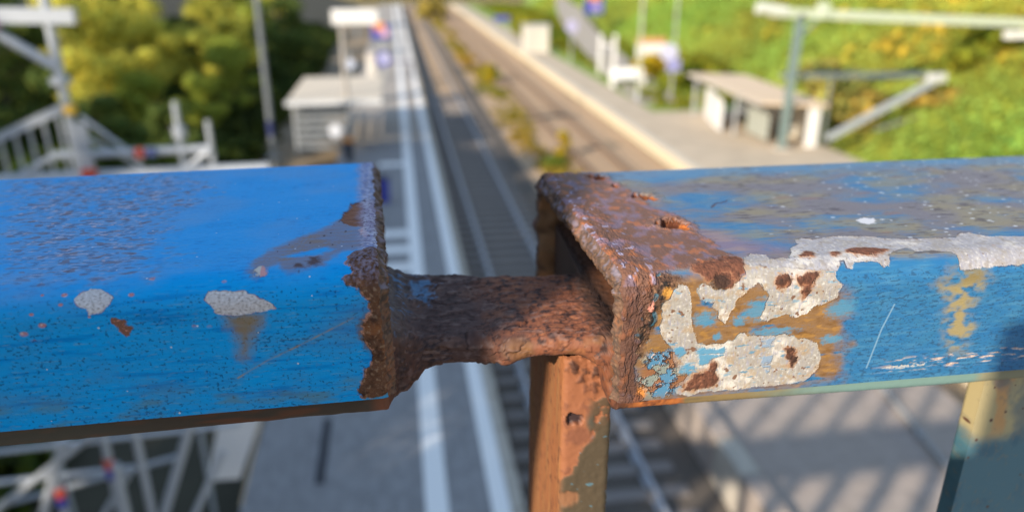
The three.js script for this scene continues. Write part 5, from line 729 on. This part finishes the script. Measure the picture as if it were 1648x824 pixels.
// ------------------------------------------------------------------ the person taking the picture, behind the camera: the hand and the phone shade the right end of the rail
{
  const ph = thing('phone', 0, CAMY, 0, 'black phone held up behind the railing, outside the picture', 'phone');
  mesh('case', box(0.147, 0.0715, 0.008, 0.039, -0.0155, 0.0085, 0.0035), darkM, ph);
  mesh('lens_ring', new THREE.TorusGeometry(0.009, 0.0015, 8, 20).translate(0, 0, 0.004), M([0.1, 0.1, 0.1], 0.3), ph);
  const body = (size, cell, at, bones, k) => {            // smooth union of tapered capsules, meshed
    const n = Math.ceil(size / cell), mc = new MarchingCubes(n, new THREE.MeshBasicMaterial(), false, false, 400000), half = size / 2; mc.isolation = 0;
    for (let z = 0; z < n; z++) for (let y = 0; y < n; y++) for (let x = 0; x < n; x++) {
      const X = at[0] + ((x - n / 2) / (n / 2)) * half, Y = at[1] + ((y - n / 2) / (n / 2)) * half, Zz = at[2] + ((z - n / 2) / (n / 2)) * half; let d = 1e3;
      for (const [a, b, r0, r1] of bones) { const bx = b[0] - a[0], by = b[1] - a[1], bz = b[2] - a[2], t = clamp(((X - a[0]) * bx + (Y - a[1]) * by + (Zz - a[2]) * bz) / (bx * bx + by * by + bz * bz + 1e-9)), q = Math.hypot(X - a[0] - bx * t, Y - a[1] - by * t, Zz - a[2] - bz * t) - mix(r0, r1, t); d = d > 100 ? q : smin(d, q, k); }
      mc.field[x + y * n + z * n * n] = -d;
    }
    mc.update(); const c = mc.count, p = new Float32Array(c * 3), nn = new Float32Array(c * 3); for (let i = 0; i < c * 3; i++) { p[i] = at[i % 3] + mc.positionArray[i] * half; nn[i] = mc.normalArray[i]; }
    const g = new THREE.BufferGeometry(); g.setAttribute('position', new THREE.BufferAttribute(p, 3)); g.setAttribute('normal', new THREE.BufferAttribute(nn, 3)); return g;
  };
  const t = thing('person', 0, CAMY, 0, 'person in dark jacket standing behind the railing, holding up a phone', 'person');
  const skin = M([0.42, 0.26, 0.19], 0.6), jacket = M([0.03, 0.035, 0.05], 0.85), trousers = M([0.05, 0.06, 0.09], 0.85), hair = M([0.04, 0.025, 0.015], 0.8);
  const bx = -0.76, bz = 0.12, sh = [[-0.5, 0.168, 0.16], [bx - 0.19, 0.19, bz + 0.02]], el = [[-0.52, -0.2, 0.12], [bx - 0.24, -0.1, bz - 0.02]], wr = [[-0.09, -0.115, 0.075], [bx - 0.16, -0.16, -0.1]], hy = 0.37, hz = bz - 0.5, hx = bx - 0.02;
  mesh('jacket', body(1.3, 0.018, [-0.5, -0.02, 0.1], [[[bx, 0.17, bz], [bx, -0.3, bz], 0.155, 0.15], [[bx - 0.08, 0.17, bz], [bx - 0.06, -0.3, bz], 0.15, 0.14], [[bx + 0.08, 0.17, bz], [bx + 0.06, -0.3, bz], 0.15, 0.14], [[bx - 0.14, 0.2, bz], [bx + 0.14, 0.2, bz], 0.085, 0.085], [[bx + 0.14, 0.19, bz], sh[0], 0.075, 0.062], [sh[0], el[0], 0.06, 0.05], [el[0], [wr[0][0] - 0.02, wr[0][1], wr[0][2] + 0.02], 0.05, 0.036], [sh[1], el[1], 0.062, 0.05], [el[1], wr[1], 0.05, 0.036]], 0.04), jacket, t);
  const head = body(0.5, 0.006, [0.02, 0.03, 0.5], [[[0.02, -0.15, 0.53], [0.02, -0.02, 0.5], 0.058, 0.055], [[0.02, 0.07, 0.5], [0.02, 0.02, 0.465], 0.082, 0.06], [[0.02, -0.03, 0.445], [0.02, -0.02, 0.46], 0.03, 0.04], [[0.02, 0.03, 0.41], [0.02, 0.012, 0.394], 0.010, 0.014], [[-0.075, 0.035, 0.5], [-0.08, 0.01, 0.5], 0.014, 0.01], [[0.115, 0.035, 0.5], [0.12, 0.01, 0.5], 0.014, 0.01], [[0.0, -0.018, 0.412], [0.04, -0.018, 0.412], 0.007, 0.007]], 0.02).translate(hx, hy, hz);
  mesh('body', flat([head,
    ...[0, 1].map((k) => { const w = wr[k], bones = [], s = -1, ex = k ? w[0] + 0.03 : -0.04, oy = k ? w[1] - 0.03 : -0.024, oz = k ? w[2] - 0.07 : 0, Q = (x, y, z) => [x, y + oy, z + oz];
      bones.push([w, Q(ex + s * 0.026, -0.05, 0.035), 0.024, 0.026], [Q(ex + s * 0.03, -0.055, 0.03), Q(ex + s * 0.02, -0.02, 0.026), 0.018, 0.016]);
      for (let f = 0; f < 4; f++) { const y = -0.024 - f * 0.018; bones.push([Q(ex + s * 0.026, y - 0.004, 0.03), Q(ex + s * 0.012, y, 0.004), 0.0095, 0.009], [Q(ex + s * 0.012, y, 0.004), Q(ex - s * 0.012, y + 0.002, 0.003), 0.009, 0.0075]); }
      bones.push([Q(ex + s * 0.022, -0.05, 0.04), Q(ex - s * 0.004, -0.03, 0.026), 0.0115, 0.010], [Q(ex - s * 0.004, -0.03, 0.026), Q(ex - s * 0.022, -0.008, 0.021), 0.010, 0.008]);
      return body(0.26, 0.0034, Q(ex + s * 0.03, -0.05, 0.035), bones, 0.006); }),
  ]), skin, t);
  mesh('hair', body(0.4, 0.008, [0.02, 0.08, 0.52], [[[0.02, 0.105, 0.5], [0.02, 0.06, 0.55], 0.078, 0.07]], 0.02).translate(hx, hy, hz), hair, t);
  mesh('trousers', body(1.2, 0.02, [bx, -0.7, bz], [[[bx - 0.09, -0.3, bz], [bx - 0.1, -0.72, bz - 0.03], 0.1, 0.065], [[bx - 0.1, -0.72, bz - 0.03], [bx - 0.11, -1.1, bz + 0.02], 0.065, 0.05], [[bx + 0.09, -0.3, bz], [bx + 0.1, -0.72, bz - 0.03], 0.1, 0.065], [[bx + 0.1, -0.72, bz - 0.03], [bx + 0.11, -1.1, bz + 0.02], 0.065, 0.05]], 0.03), trousers, t);
  for (const x of [-0.11, 0.11]) mesh('shoe', box(0.1, 0.09, 0.28, bx + x, -1.155, bz - 0.03, 0.03), darkM, t);
}
renderer.render(scene, camera);
